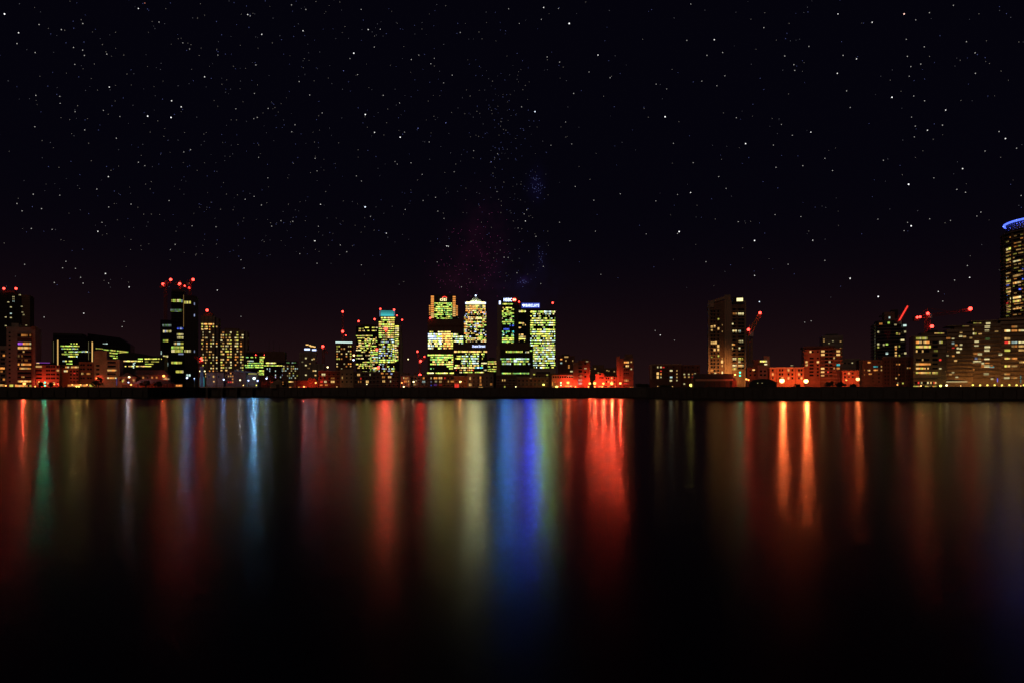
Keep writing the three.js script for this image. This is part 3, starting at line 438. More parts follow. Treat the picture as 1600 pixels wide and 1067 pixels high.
[[475.2, .6, ['y', 'l']], [481.2, .8, ['y', 'a']], [483.6, .6, ['y', 'l']], [486.6, .5, ['l', 'y']], [489.4, .95, ['l', 'y']], [492, .5, ['l']], [494.8, .25, ['g', 'l']], [497.6, .45, ['i', 'w']], [500.4, .2, ['g', 'l']], [503, .8, ['y', 'l']], [506, .55, ['l', 'g']], [509, .25, ['b', 'g']], [518, .3, ['t', 'g']], [520, .5, ['t', 'l']], [523, .45, ['c', 'g']], [525.6, .5, ['t', 'l']], [528.4, .75, ['y', 'l']], [531, .9, ['a', 'y']], [533.8, .95, ['l', 'g', 'l']], [536.4, .4, ['y']]].forEach(([y, f, ks]) => b.row(784.4, 803, y, 1.9, f, ks, .9)); b.row(805, 808, 509.6, 1.6, .7, ['y'], .6, -.8);
flood(b.o, b.at(794, 468, 4), [.01, .12, 1], 185000, .45); flood(b.o, b.at(790, 468, 4), [0, .4, 1], 92000, .45);  // added blue spots before the sign, strengthening its streak on the water
// blue sign over the pale green tower
b = new Building('office_tower', 'broad tower of pale green lit floors with a blue backlit roof sign', 809, 869, 1200);
b.box('curtain_wall', 828, 868, 484, null, 0, 44, M.glass); b.box('core', 821, 829, 481, null, -1, 40, M.dark); b.box('west_wing', 810, 822, 482, null, -.4, 40, M.glass); b.box('podium_screen', 828.5, 868.6, 575.4, null, 1, 10, M.pale);
b.bands(828, 868.4, 487.6, 575, 25, .6, M.slate); b.bands(810, 822, 486, 575, 20, .5, M.slate, -.4); b.bands(838, 868.6, 577.4, 583.4, 3, .5, M.pale, 1);
for (let i = 0; i < 26; i++) { const y = 487.4 + i * 3.46, f = [.98, .6, .15, .65, .95, .85, .7, .3, .85, .95, .7, .85, .6, .75, .7, .9, .9, .97, .9, .75, .8, .85, .8, .85, .65, .3][i], x0 = i < 16 ? 828.6 : 833; b.row(x0, 867.6, y, i ? 2.1 : 2.7, f, ['y', 'l', 'y', 'c', 'l', 'w'], 1.05); }
b.row(828, 832, 547.8, 2, 1, ['g', 'l'], .8, .05); b.row(810.6, 821.6, 486.6, 3, .95, ['y', 'w', 'l'], .95, -.4); b.row(811, 820, 483.4, 1.4, .5, ['l'], .7, -.4); [[505, .3], [508, .25], [512, .3], [523, .5], [526, .9], [529.4, .95], [532.6, .35]].forEach(([y, f]) => b.row(810.6, 821.6, y, 2, f, ['a', 'y', 'w'], .95, -.4));
b.box('sign_panel', 815, 843.4, 473.6, 481.4, .3, 1.2, glowMat('b', .35)); b.box('sign_frame', 814, 844, 481.6, 482.6, .1, 1, M.steel); part('sign_strut', mergeGeometries([818, 826, 834, 841].map((x) => bar(b.at(x, 486, -1.2), b.at(x, 475, -1.2), .3))), M.steel, b.o);
lettering(b, 'BARCLAYS', 821.4, 842.4, 479.8, 4.4, .35, 'i', 2.4); { const cx = b.u(818.4), cy = b.y(477.4), g = new THREE.ExtrudeGeometry(new THREE.Shape([[0, -3], [1.2, -1.6], [3, .4], [2.2, 2.2], [.8, 1.6], [0, 3], [-.8, 1.6], [-2.2, 2.2], [-3, .4], [-1.2, -1.6]].map(([x, y]) => new THREE.Vector2(cx + x, cy + y))), { depth: .5, bevelEnabled: false }).translate(0, 0, .35); part('sign_emblem', g, glowMat('i', 2.4), b.o); }
flood(b.o, b.at(829, 477, 4), [0, .01, 1], 290000, .45); flood(b.o, b.at(848, 486, 4), [.25, .75, .02], 64000, .45); flood(b.o, b.at(842, 490, 4), [.03, .5, .25], 16000, .45);  // added blue and green spots that tint the river below this tower
b.beacon(863.6, 473.4, 3000, 0, 1.1); part('roof_mast', bar(b.at(863.6, 485, -1), b.at(863.6, 475, -1), .3), M.steel, b.o);
// ribbed block
b = new Building('office_block', 'ribbed brown office block with green lit floors below the white roof sign tower', 775, 829, 880);
b.box('wall', 781, 828, 536, null, 0, 34, M.cladding); b.box('side_wing', 775.6, 781.4, 540, null, -3, 30, M.buff); b.box('glazing', 782, 827.6, 546, 586, .12, 2, M.glass);
{ const xs = []; for (let x = 782; x <= 828; x += 2.05) xs.push(x); b.piers(xs, 537, null, .45, M.brown, .12, .5); }
b.row(790, 817, 549.4, 3, .97, ['y', 'l'], .85, .12); b.row(820.6, 827, 550, 2.6, 1, ['w', 'c'], .7, .12); [[560.6, .9, 781.6, 827, ['l', 'g', 'c']], [564.4, .9, 784, 826, ['l', 'g', 'y', 'a']], [568.2, .35, 784, 828, ['l', 'c']], [583, .92, 782, 827, ['l', 'g', 'l', 'y']]].forEach(([y, f, x0, x1, ks]) => b.row(x0, x1, y, 2.5, f, ks, .85, .12)); b.row(802, 808, 563.4, 4, .9, ['c', 'i'], 1, .14);

// ---------------------------------------------------------------- waterfront, from the pavilion to the round tower
b = new Building('pavilion', 'low pavilion with a dark curved roof on a row of posts', 204, 286, 385);
{ const pts = []; for (let i = 0; i <= 18; i++) { const f = i / 18; pts.push(new THREE.Vector2(b.u(206 + 62 * f), b.y(599 - 7 * Math.sin(Math.PI * f) ** .6))); } part('roof', new THREE.ExtrudeGeometry(new THREE.Shape(pts), { depth: 13, bevelEnabled: false }).translate(0, 0, -13), M.slate, b.o); }
b.box('back_wall', 206, 284, 599, null, -5, .5, M.brown); for (let x = 212; x < 272; x += 4.6) part('post', bar(V(b.u(x), 0, -.6), V(b.u(x), b.y(598.8), -.6), .16), M.stone, b.o); b.panes(274, 284, 602, 3, 4, ['a', 'o'], 1.1, -4.9); b.box('fascia', 206, 284, 598.4, 599.4, -.2, 6, M.slate);
b = new Building('brick_house', 'dim brown brick house with red lit attic behind the pavilion', 206, 262, 410);
b.box('wall', 206, 262, 585, null, 0, 12, M.brick); { const g = new THREE.ExtrudeGeometry(new THREE.Shape([[b.u(206), b.y(585)], [b.u(262), b.y(585)], [b.u(255), b.y(578)], [b.u(213), b.y(578)]].map((p) => new THREE.Vector2(...p))), { depth: 12, bevelEnabled: false }).translate(0, 0, -12); part('roof', g, M.slate, b.o); } for (const x of [211, 217, 223, 230, 237, 244, 258]) b.win(x, 589.5, 2.2, 3, rnd() < .25 ? 'o' : 'dark', .5); b.panes(254, 264, 591.6, 1.6, 4, ['a', 'w'], .8, .05);
// lock entrance: light tower, footbridge, warehouse
{ const d = 412, o = thing('light_column', 'dark square column carrying two round lamps by the footbridge', 'column', V((316 - CX) / FOC * d, LAND, -d)), h = EYE + (HZ - 574) / FOC * d - LAND; part('shaft', boxG(-1.1, 1.1, -.2, h, -1.1, 1.1), M.slate, o); part('cap', boxG(-1.5, 1.5, h, h + .5, -1.5, 1.5), M.steel, o);
  for (const s of [-1, 1]) { const g = part('lamp_globe', BALL, glowMat('w', 2.2), o); g.position.set(s * 1.55, EYE + (HZ - 579.6) / FOC * d - LAND, .4); g.scale.setScalar(.42); part('lamp_arm', bar(V(s * .9, g.position.y, 0), V(s * 1.5, g.position.y, .3), .07), M.steel, o); } part('light_strip', boxG(-1.3, -1.12, 1, 7, .5, 1), glowMat('t', .25), o); part('light_strip', boxG(1.12, 1.3, 1, 7, .5, 1), glowMat('t', .25), o); }
{ const d = 402, x = (p) => (p - 358) / FOC * d, o = thing('footbridge', 'pale flat footbridge across the lock entrance', 'footbridge', V((358 - CX) / FOC * d, LAND, -d)); part('deck', boxG(x(312), x(402), .25, .8, -2.6, 0), M.pale, o); const rl = [bar(V(x(312), 1.9, -.2), V(x(402), 1.9, -.2), .05)]; for (let p = 312; p <= 402; p += 3) rl.push(bar(V(x(p), .7, -.2), V(x(p), 1.9, -.2), .03, .03, 4)); part('railing', mergeGeometries(rl), M.steel, o); for (const p of [322, 345, 368, 392]) part('pier', boxG(x(p) - .6, x(p) + .6, -6.5, .25, -2.2, -.5), M.concrete, o); }
b = new Building('warehouse', 'red brick warehouse with a tin roof beside the blue-white lock lamps', 348, 402, 440);
b.box('wall', 352, 384, 580, null, 0, 16, M.brick); b.box('annex', 384, 402, 584, null, -1, 14, M.buff); { const g = new THREE.ExtrudeGeometry(new THREE.Shape([[b.u(366), b.y(580)], [b.u(404), b.y(583.5)], [b.u(404), b.y(582)], [b.u(366), b.y(577)]].map((p) => new THREE.Vector2(...p))), { depth: 18, bevelEnabled: false }).translate(0, 0, -17); part('roof', g, M.grey, b.o); } for (const y of [583, 587.5, 592, 596.5]) for (const x of [353.5, 356.5, 360, 363]) b.win(x, y, 1.8, 2.2, rnd() < .6 ? pick(['o', 'a', 'r']) : 'dark', rr(.3, .8)); b.win(394, 583.5, 12, 1.2, 'y', .5, -.6, 'eaves_light');
b = new Building('lock_house', 'pale flat-roofed lock house lit blue by the lock lamps', 322, 350, 450);
b.box('wall', 322, 349, 582, null, 0, 10, M.pale); b.box('roof', 321, 350, 580.4, 582, .5, 11, M.slate); for (const x of [326, 333, 341]) b.win(x, 588, 2, 3, x === 333 ? 'a' : 'dark', .7); b.win(333.6, 595.6, 2, 1.8, 'a', 1); b.piers([337.5], 578, null, 1, M.buff, 0, .4, 'chimney');
b = new Building('shed', 'low barn-roofed shed with one orange gable', 421, 446, 400);
{ const g = new THREE.ExtrudeGeometry(new THREE.Shape([[b.u(421), 0], [b.u(446), 0], [b.u(445), b.y(598)], [b.u(434), b.y(592)], [b.u(422), b.y(598.5)]].map((p) => new THREE.Vector2(...p))), { depth: 10, bevelEnabled: false }).translate(0, 0, -10); part('wall', g, M.buff, b.o); } b.win(441.5, 598, 1.4, 4, 'o', .8, 0, 'door_light'); b.box('door', 431, 436, 600, null, .05, .2, M.timber);
b = new Building('shed', 'yellow lit porch building beside the barn-roofed shed', 448, 462, 400); b.box('wall', 448, 462, 594, null, 0, 9, M.buff); b.box('roof', 447.4, 462.6, 592.6, 594, .5, 10, M.slate); b.panes(450.5, 458, 596, 1.8, 4, ['y', 'a'], 1.6); b.win(453, 605, 3, 2.4, 'o', .8); b.win(449, 601, 1.5, 2, 'dark');
b = new Building('shed', 'dark double shed with a red tin roof', 461, 497, 402); b.box('wall', 462, 480, 594, null, 0, 10, M.darkBrick); b.box('annex', 480, 496, 597, null, -.5, 9, M.brick); { const g = new THREE.ExtrudeGeometry(new THREE.Shape([[b.u(478), b.y(597)], [b.u(497), b.y(597)], [b.u(491), b.y(590.5)], [b.u(482), b.y(590)]].map((p) => new THREE.Vector2(...p))), { depth: 9, bevelEnabled: false }).translate(0, 0, -9.5); part('roof', g, M.brick, b.o); } b.panes(465, 482, 604.6, 2.2, 6, ['r', 'o'], .6, .05, .7);
const wharf = (label, x0, x1, top, material, wins, { d = 404, roof = 'flat', rows = [], door, extra, darkCols = 0 } = {}) => {
  b = new Building('wharf_house', label, x0, x1, d, { group: 'brick wharf houses' }); b.box('wall', x0, x1, top, null, 0, 12, material);
  let top_; if (roof === 'gable') { const g = new THREE.ExtrudeGeometry(new THREE.Shape([[b.u(x0 - .5), b.y(top)], [b.u(x1 + .5), b.y(top)], [b.u((x0 + x1) / 2), b.y(top - 6)]].map((p) => new THREE.Vector2(...p))), { depth: 12.6, bevelEnabled: false }).translate(0, 0, -12.3); top_ = part('roof', g, M.slate, b.o); } else top_ = b.box('parapet', x0 - .3, x1 + .3, top - 1.1, top, .3, 12.6, M.stone);
  for (const y of rows) for (let k = 0; k < darkCols; k++) { const x = x0 + (k + .5) * (x1 - x0) / darkCols; if (!wins.some(([wx, wy]) => Math.abs(wx - x) < 3 && Math.abs(wy - y) < 2.5)) b.win(x, y, 2.2, 2.8, 'dark'); }
  for (const [x, y, w = 2.2, h = 2.8, key = 'a', k = .9] of wins) { const n = w > 3 ? 2 : 1; for (let i = 0; i < n; i++) b.win(x - w / 2 + (i + .5) * w / n, y, w / n - .4, h, key, k * rr(.8, 1.15)); }
  b.bands(x0, x1, top + 6, 600, 3, .22, M.stone); for (const f of [.25, .8]) { const u = b.u(x0 + (x1 - x0) * f); part('chimney', boxG(u - .6, u + .6, b.y(top), b.y(top) + 2, -7, -6), M.brick, top_); }
  return b;
};
wharf('dark brick wharf house with one warm twin window high and four below', 497, 531, 580, M.darkBrick, [[505, 585, 6, 3.4, 'w', .8], [502, 596, 4, 3, 'r', .5], [508, 596, 4, 3, 'w', .7], [519.5, 596, 6, 3.2, 'a', .9], [501.5, 601, 4, 2.6, 'o', .6], [509.5, 601, 4.4, 2.6, 'o', .7], [519.5, 590.5, 6, 2.4, 'o', .2]], { rows: [585, 590.5, 596], darkCols: 5 });
wharf('buff balconied house with one dim window between dark brick wharf houses', 531, 552, 577, M.buff, [[534.5, 590, 2, 4, 'a', .5]], { rows: [584, 590, 596], darkCols: 3 });
wharf('dark brick wharf house with a single bright window under its parapet', 553, 587, 581, M.darkBrick, [[560, 585.4, 4.4, 3.8, 'a', 1], [578, 585, 2, 3, 'w', .4], [563.5, 591, 2, 2.8, 'r', .7], [573.6, 596, 4.4, 4, 'a', .9], [560, 596, 1.8, 3, 'o', .3], [563.5, 596, 1.8, 3, 'o', .3], [590, 606, 0, 0]].slice(0, 6), { rows: [585, 590.5, 596], darkCols: 6 });
wharf('dark brick wharf house with two wide amber windows side by side in its upper storeys', 587, 624, 581, M.darkBrick, [[597, 583, 4, 2.4, 'o', .7], [604, 583.4, 4, 1.6, 'o', .4], [611.5, 583.6, 3, 2.2, 'i', .8], [599, 588.6, 5, 3, 'o', .35], [608.6, 588.4, 5.4, 3.4, 'a', .9], [599.4, 595, 4.8, 3.8, 'a', .75], [610, 595.4, 2, 2.6, 'w', .6], [590, 606, 5, 2.2, 'o', .5]], { rows: [588.5, 595, 601], darkCols: 6 });
wharf('narrow gabled house with a lit attic and amber windows on each floor', 625, 641, 587, M.brick, [[634, 585, 5, 2.6, 'a', .5], [630.6, 590, 2, 3, 'w', .6], [637, 590, 2, 3, 'a', .4], [634, 590.6, 3, 2.4, 'o', .5], [633.6, 595.6, 5.4, 3.2, 'o', .6], [638.2, 595.4, 2, 3, 'a', .8], [638.4, 600, 2, 2.6, 'o', .7]], { roof: 'gable', rows: [600], darkCols: 3, d: 400 });
wharf('red brick wharf house with a row of small lit ground floor windows', 641, 668, 587, M.brick, [[647, 600, 3, 2.4, 'w', .5], [649.4, 600, 1.6, 2.4, 'o', .5], [661.8, 590.4, 3, 3, 'o', .6], [662, 596, 5, 3, 'c', .5], [650, 594.4, 1.6, 1.6, 'w', .8]], { rows: [591, 595.6, 600], darkCols: 5 });
wharf('wharf house with a long amber shopfront and rows of orange twin windows', 668, 709, 586, M.darkBrick, [[673.4, 590.4, 2, 3, 'w', .6], [680.4, 590.4, 6, 3.2, 'o', .9], [688, 590.4, 6, 3.6, 'a', .9], [695, 590.2, 2, 2.6, 'r', .8], [681, 595.6, 3.6, 2.6, 'w', .5], [688, 595.8, 4, 3, 'a', .6], [700.4, 595.6, 2, 2.8, 'a', .7], [706.4, 595.6, 5, 2.6, 'o', .8], [673.4, 596, 2, 2, 'i', .4], [673.6, 601.6, 2, 1.6, 'b', .6], [680, 600.6, 5, 2.8, 'p', .2], [688, 600.6, 5, 2.8, 'r', .2]], { rows: [590.4, 595.6, 600.6], darkCols: 7 });
b.panes(669, 707, 606, 1.5, 14, ['a', 'y', 'o'], .9, .1, .85);
wharf('low brick wharf house with a red lit doorway beside a bright amber lamp', 709, 730, 588, M.brick, [[713.6, 602, 7, 6, 'r', .9], [723, 603, 2, 2, 'dark']], { rows: [596], darkCols: 3 });
wharf('grey rendered house with one column of stacked orange windows', 730, 771, 584, M.grey, [[734.6, 590.6, 2.8, 4, 'a', .8], [750.6, 589.8, 2.8, 4, 'o', .8], [750.8, 595, 2.4, 3.2, 'o', .7], [751, 600.4, 3.6, 2.8, 'o', .7], [751, 605.4, 7, 2.4, 'a', .9], [734.6, 600.6, 4.4, 3.6, 'a', .9], [767.4, 599.8, 3.6, 3, 'o', .55], [733.4, 606, 1.6, 1.6, 'a', .7]], { rows: [590, 595.4, 600.4], darkCols: 6 });
wharf('black brick house with a pair of small amber windows side by side', 775, 806, 586, M.darkBrick, [[785.2, 593.6, 2, 3, 'a', .8], [788.8, 593.6, 2, 3, 'a', .8], [788.6, 604.4, 2.4, 3.6, 'y', .8], [780, 606, 1.4, 1.6, 'w', .5], [806, 605, 1, 1]].slice(0, 4), { rows: [593.6, 600], darkCols: 5 });
wharf('long unlit brick house with one yellow lamp lit entrance', 808, 858, 590, M.brick, [[849.4, 600.6, 4.4, 2.6, 'y', 1.2], [829, 590.4, 3, 1.4, 'a', .4]], { rows: [594.6, 600], darkCols: 8 });
b = new Building('apartment_block', 'small dark brown block standing before the ribbed office', 833, 864, 520); b.box('wall', 833, 864, 583.4, null, 0, 14, M.brown); b.box('setback_storey', 838, 860, 580.6, 583.4, -2, 10, M.slate); for (const [x, y, k] of [[834.6, 584.6, .8], [832.8, 589, .0], [855, 585.4, .5], [858, 580.6, 0]]) if (k) b.win(x, y, 3, 1.8, 'y', k); for (let x = 838; x < 862; x += 5) b.win(x, 588, 2, 2.4, 'dark');

// red floodlit group
b = new Building('brick_terrace', 'red floodlit terrace under a dark flat roof with a row of light spots', 862, 898, 398); b.box('wall', 862, 898, 585, null, 0, 12, M.render_); b.box('roof', 861, 898, 583, 585, 1, 14, M.black); b.box('porch', 866, 874, 597, null, 1.5, 1.5, M.brick);
for (let x = 865; x < 896; x += 3.6) b.win(x, 588.6, 2.4, 3, 'dark'); for (let x = 887; x < 897; x += 2) b.win(x, 587.4, 1, 1.2, 'w', .6, .05); for (const x of [857.6, 861.2]) b.win(x + 6, 599, 1.6, 6, 'o', .7); b.panes(883, 895, 602.6, 1.6, 6, ['y', 'w'], 1.6, .1); b.panes(867, 873, 603.4, 2, 3, ['y', 'a'], 1.6, 1.6);
b = new Building('residential_tower', 'small dark tower with a few warm windows behind the red terrace', 872, 900, 580); b.box('shaft', 872, 898, 556, null, 0, 18, M.darkBrick); b.box('roof_plant', 878, 890, 553.4, 556, -3, 9, M.slate); for (const [x, y, w, key, k] of [[877, 561, 3, 'o', 1.3], [877, 567, 3, 'c', .5], [885, 557.4, 6, 'a', .5], [884.4, 563.6, 2, 'a', .7], [889, 571, 2.4, 'o', .6], [889, 574, 2.4, 'o', .7], [893, 580, 4, 'w', .7], [895, 563.6, 1.6, 'a', .5]]) b.win(x, y, w, 2.2, key, k); b.bands(872, 898, 560, 590, 8, .25, M.slate);
b = new Building('apartment_block', 'stepped apartment block whose fin wall glows red beside lit balconies', 896, 925, 396); b.box('fin_wall', 896, 904, 566, null, 1, 11, M.render_); b.box('wall', 904, 922, 563, null, 0, 12, M.brick); b.box('lift_house', 910, 919, 560.6, 563, -2, 6, M.brown); b.bands(903, 911, 571, 599, 6, .3, M.pale, .2, 'balcony_slab', 1.2);
for (const [y, k] of [[575.6, 0], [580, 0], [587.4, .35], [593.4, .8], [598.8, 1]]) b.panes(904, 909.4, y, 2.8, 3, k > .7 ? ['w', 'c'] : ['a', 'w'], k, .1, k ? .95 : 0); b.panes(913, 917, 575.4, 1.6, 2, ['w'], .5, .05); b.panes(915.6, 919.4, 564.6, .8, 2, ['w'], .6, .05); for (const y of [568, 581, 588]) b.win(914.6, y, 3, 3, 'dark');
b = new Building('apartment_block', 'low red floodlit block with stepped roof under the tall red fin', 930, 964, 396); b.box('wall', 931, 944, 584, null, 0, 11, M.render_); b.box('wing', 944, 963.4, 588, null, .2, 11, M.render_); b.box('roof_pavilion', 936, 943, 582.6, 586, .25, 3, M.brick); b.box('buttress', 928, 931.2, 594, null, .8, 9, M.render_);
for (const [x, y, w] of [[938.4, 589.6, 4], [941.6, 589.8, 3], [938, 584.4, 3]]) b.win(x, y, w, 2.2, 'dark', 1, .28); for (const y of [590.4, 596]) for (const x of [947.6, 951, 956, 960.6]) b.win(x, y, 1.9, 2.8, x > 950 && rnd() < .5 ? 'a' : 'dark', .9, .2); b.panes(935, 963, 603.2, 1.6, 12, ['a', 'o', 'y'], 1, .3, .6);
b = new Building('apartment_block', 'tall narrow fin-walled tower floodlit red with dark balconies behind', 964, 992, 396); b.box('fin_wall', 964, 968.6, 556.4, null, 1.4, 10, M.render_); b.box('fin_wall', 969.2, 974.2, 560, null, 1, 10, M.render_); b.box('wall', 974, 990, 560, null, 0, 12, M.brown); b.box('lift_house', 977, 989, 553.4, 560, -3, 6, M.brown); b.bands(974, 984, 563, 600, 7, .3, M.stone, 0, 'balcony_slab', 1.2); b.piers([968.9], 560, null, .3, M.darkBrick, 1, .3);
for (const [y, k, key] of [[566, 1.1, 'a'], [571.6, 1.1, 'a'], [577, 0], [582.6, 0], [594, .8, 'a'], [599, .6, 'r']]) b.panes(975, 983, y, 3, 3, [key ?? 'a', 'o'], k, 0, k ? .9 : 0); for (const y of [565.4, 576.4]) b.win(986.6, y, 2, 2.2, y < 570 ? 'a' : 'w', .7); b.panes(984, 990, 605, 2, 3, ['o', 'r'], .9, .05);
b = new Building('apartment_block', 'dim rear block with a few warm specks between the red floodlit towers', 920, 964, 620); b.box('wall', 920, 964, 575, null, 0, 16, M.brown); b.box('setback_storey', 926, 944, 570, 575, -2, 12, M.brown); for (const [x, y] of [[921.6, 578.6], [930, 575.8], [948.6, 578.6], [951.6, 579.2], [935, 582], [960, 580]]) b.win(x, y, 2, 1.5, 'a', rr(.3, .8)); b.bands(920, 964, 579, 592, 4, .3, M.slate);
// dark flats
b = new Building('apartment_block', 'dark square flats with bright stair windows and a pale corner strip', 1016, 1066, 392); b.box('wall', 1016, 1065, 570, null, 0, 14, M.darkBrick); b.box('corner_strip', 1016, 1019, 570, 592, .3, 2, M.buff); part('roof_mast', bar(b.at(1064.8, 571, -1), b.at(1063, 565, -1), .12), M.steel, b.o); b.box('parapet', 1016, 1065, 568.8, 570, .35, 14.6, M.buff);
for (const [x, y, w, h, key, k] of [[1028, 573.4, 1.8, 2.8, 'w', .6], [1033, 573.4, 2.4, 2.4, 'w', .8], [1037, 573.6, 3, 1.8, 'r', .6], [1028, 583.4, 3.4, 4.2, 'a', 1.1], [1028, 589, 3, 4, 'a', 1.1], [1033, 584, 2.2, 2.6, 'o', .8], [1033, 579.4, 2.4, 1.8, 'r', .7], [1033, 589, 2, 2, 'w', .5], [1049, 578.8, 4, 2.4, 'w', .9], [1049, 589, 3.6, 2.4, 'c', .8], [1048.6, 594.2, 3.6, 2.4, 'w', .8], [1058, 578.8, 1.8, 2, 'a', .5], [1058, 584, 1.8, 2, 'a', .6], [1058, 589, 1.8, 2, 'a', .6], [1058, 594, 1.8, 2, 'w', .6]]) b.win(x, y, w, h, key, k); for (const y of [573.4, 578.8, 584, 589]) for (const x of [1022, 1043, 1053]) b.win(x, y, 2, 2.2, 'dark');
b = new Building('apartment_block', 'lower dark flats with a grid of faint small windows', 1065, 1095, 396); b.box('wall', 1065.4, 1094, 571, null, 0, 14, M.darkBrick); b.bands(1065.4, 1094, 570.6, 570.6, 1, .4, M.brick); for (const [x, y, key, k] of [[1069.6, 584.4, 'w', .6], [1076.6, 584.4, 'w', .5], [1082.6, 584.4, 'o', .3], [1070.4, 588.6, 'a', .6], [1076.8, 588.6, 'a', .5], [1082.6, 589, 'r', .3], [1082.6, 594.2, 'r', .7], [1069.6, 599.4, 'w', .6], [1086.4, 583.4, 'w', .3]]) b.win(x, y, 2.4, 2, key, k); for (const y of [573.6, 579]) for (const x of [1071, 1076, 1083, 1090.6]) b.win(x, y, 2, 2.2, 'dark');
b = new Building('shed', 'long black river shed with a pale strip along its front', 1084, 1152, 328); b.box('wall', 1084, 1150, 590, null, 0, 14, M.black); b.box('roof', 1085, 1146, 583.6, 590, -2, 11, M.black); b.box('pale_strip', 1087, 1146, 591.8, 594.8, .1, .2, M.buff); b.box('annex', 1144, 1152, 594, null, .6, 8, M.darkBrick); for (let x = 1102; x < 1142; x += 8) b.box('sliding_door', x, x + 6, 596, null, .12, .2, M.timber);

// corner-framed apartment tower
b = new Building('residential_tower', 'tall apartment tower with pale corner frames and a bright lit roof box', 1107, 1167, 445);
b.box('wall', 1108, 1140, 470, null, 0, 16, M.brown); b.box('wing', 1142, 1165.4, 476, null, .6, 16, M.brown); b.box('slot', 1139, 1143, 474, null, -1, 12, M.darkBrick); b.box('roof_house', 1146, 1162, 464, 476, -3, 9, M.dark);
b.win(1156.4, 468.4, 9, 5, 'w', 1.7, -2.9, 'roof_light_box'); b.piers([1108, 1142.6, 1165], 470, null, .9, M.buff, .6, .5, 'corner_frame'); b.piers([1134, 1137.4, 1140.6], 461, null, 1.3, M.buff, .6, .7, 'corner_frame');
{ const q = [[1109.4, 470], [1140.8, 460.6], [1140.8, 465], [1116, 472], [1116, 480], [1109.4, 480]].map(([x, y]) => new THREE.Vector2(b.u(x, .6), b.y(y, 0, .6))); part('roof_frame', new THREE.ExtrudeGeometry(new THREE.Shape(q), { depth: 3, bevelEnabled: false }).translate(0, 0, -2), M.buff, b.o); }
for (let i = 0; i < 21; i++) { const y = 484 + i * 5.4; b.bands(1108.6, 1126, y, y, 1, .28, M.buff, .05, 'balcony_slab', .8); if (i < 19) b.bands(1143, 1165, 481 + i * 5.35, 0, 1, .35, M.buff, .65, 'balcony_slab', .8); }
for (let i = 0; i < 20; i++) for (const x of [1112.4, 1116.6, 1122.6]) { const y = 486.8 + i * 5.4; b.win(x, y, 2.4, 3.2, 'dark', 1, .02); }
for (const [x, y, w, h, key, k] of [[1134, 486, 2.2, 3.6, 'a', 1], [1123, 499, 2.2, 3, 'y', .6], [1112.6, 510.6, 3, 3, 'a', 1], [1117, 510, 2.6, 3.4, 'a', 1], [1123, 513.6, 2.4, 3.4, 'a', .9], [1112.6, 516, 2.6, 2.6, 'a', .8], [1112.6, 536, 3, 4, 'a', .7], [1116, 536, 2.4, 4, 'a', .9], [1119, 535.6, 2.4, 4.4, 'a', 1], [1122.6, 540.6, 3, 4, 'a', 1.1], [1117, 546.4, 3, 3.6, 'a', .9], [1122.8, 546, 2.6, 3.8, 'a', 1], [1123, 556, 2.2, 3, 'y', .7], [1112.4, 557.6, 2, 2, 'y', .4], [1128.6, 565, 3, 4.6, 'a', 1.2], [1129, 571.4, 1.8, 3, 'a', .7], [1129, 582, 2, 4, 'w', 1], [1129, 560, 1.4, 2, 'a', .5], [1129, 518, 1.2, 2.2, 'a', .4], [1129, 508, 1, 2, 'a', .3], [1112.6, 578.4, 4, 3, 'o', .6], [1118, 582.6, 3, 1.6, 'w', .7], [1108.6, 564, 1.4, 1.6, 'w', .5], [1140.6, 517.6, 1.2, 4, 'a', .7], [1140.6, 507, 1, 3, 'a', .4], [1140.6, 490.4, 1, 2.4, 'a', .4], [1140.6, 571, 1, 3, 'a', .5]]) b.win(x, y, w, h, key, k, .06);
for (const [x0, x1, y, n, k, ks] of [[1145.4, 1152, 490.6, 3, .4, ['a', 'o']], [1153.6, 1162.6, 490.6, 4, 1, ['a', 'w']], [1144, 1146.6, 506.6, 1, 1, ['w']], [1145, 1151.6, 517.4, 3, 1.2, ['a', 'w']], [1153.6, 1158, 517.6, 2, .8, ['w', 'c']], [1154, 1161.6, 533.4, 4, .6, ['a', 'w']], [1144, 1149, 538.6, 3, .9, ['a', 'o']], [1144, 1146, 544.4, 1, 1.1, ['a']], [1154.4, 1157.4, 544.2, 1, 1.1, ['w']], [1145, 1151, 560.6, 3, 1, ['a', 'w']], [1153.6, 1158, 560.6, 2, .9, ['y', 'w']], [1159, 1161.6, 560.6, 1, .8, ['y']], [1154, 1157.6, 565.6, 2, .8, ['w']], [1145, 1151.6, 571.2, 3, 1.1, ['a', 'w']], [1153.6, 1162.4, 571.2, 4, 1.2, ['w', 'a']], [1145, 1151, 576.4, 3, 1, ['a', 'y']]]) b.panes(x0, x1, y, 3.6, n, ks, k, .68);
for (let i = 0; i < 18; i++) for (const x of [1147.6, 1156, 1161]) b.win(x, 483.8 + i * 5.35, 4, 3, 'dark', 1, .62);
crane(1172, 'luffing crane with two red lights beside the corner-framed tower', [[1172, null], [1172, 522], [1188, 490], [1167, 517]], [[1170, 515, 3000, 1.6], [1188, 489, 3500, 1.6]], { d: 470, mw: 2.6, paint: M.craneYellow, group: 'red lit tower cranes' });
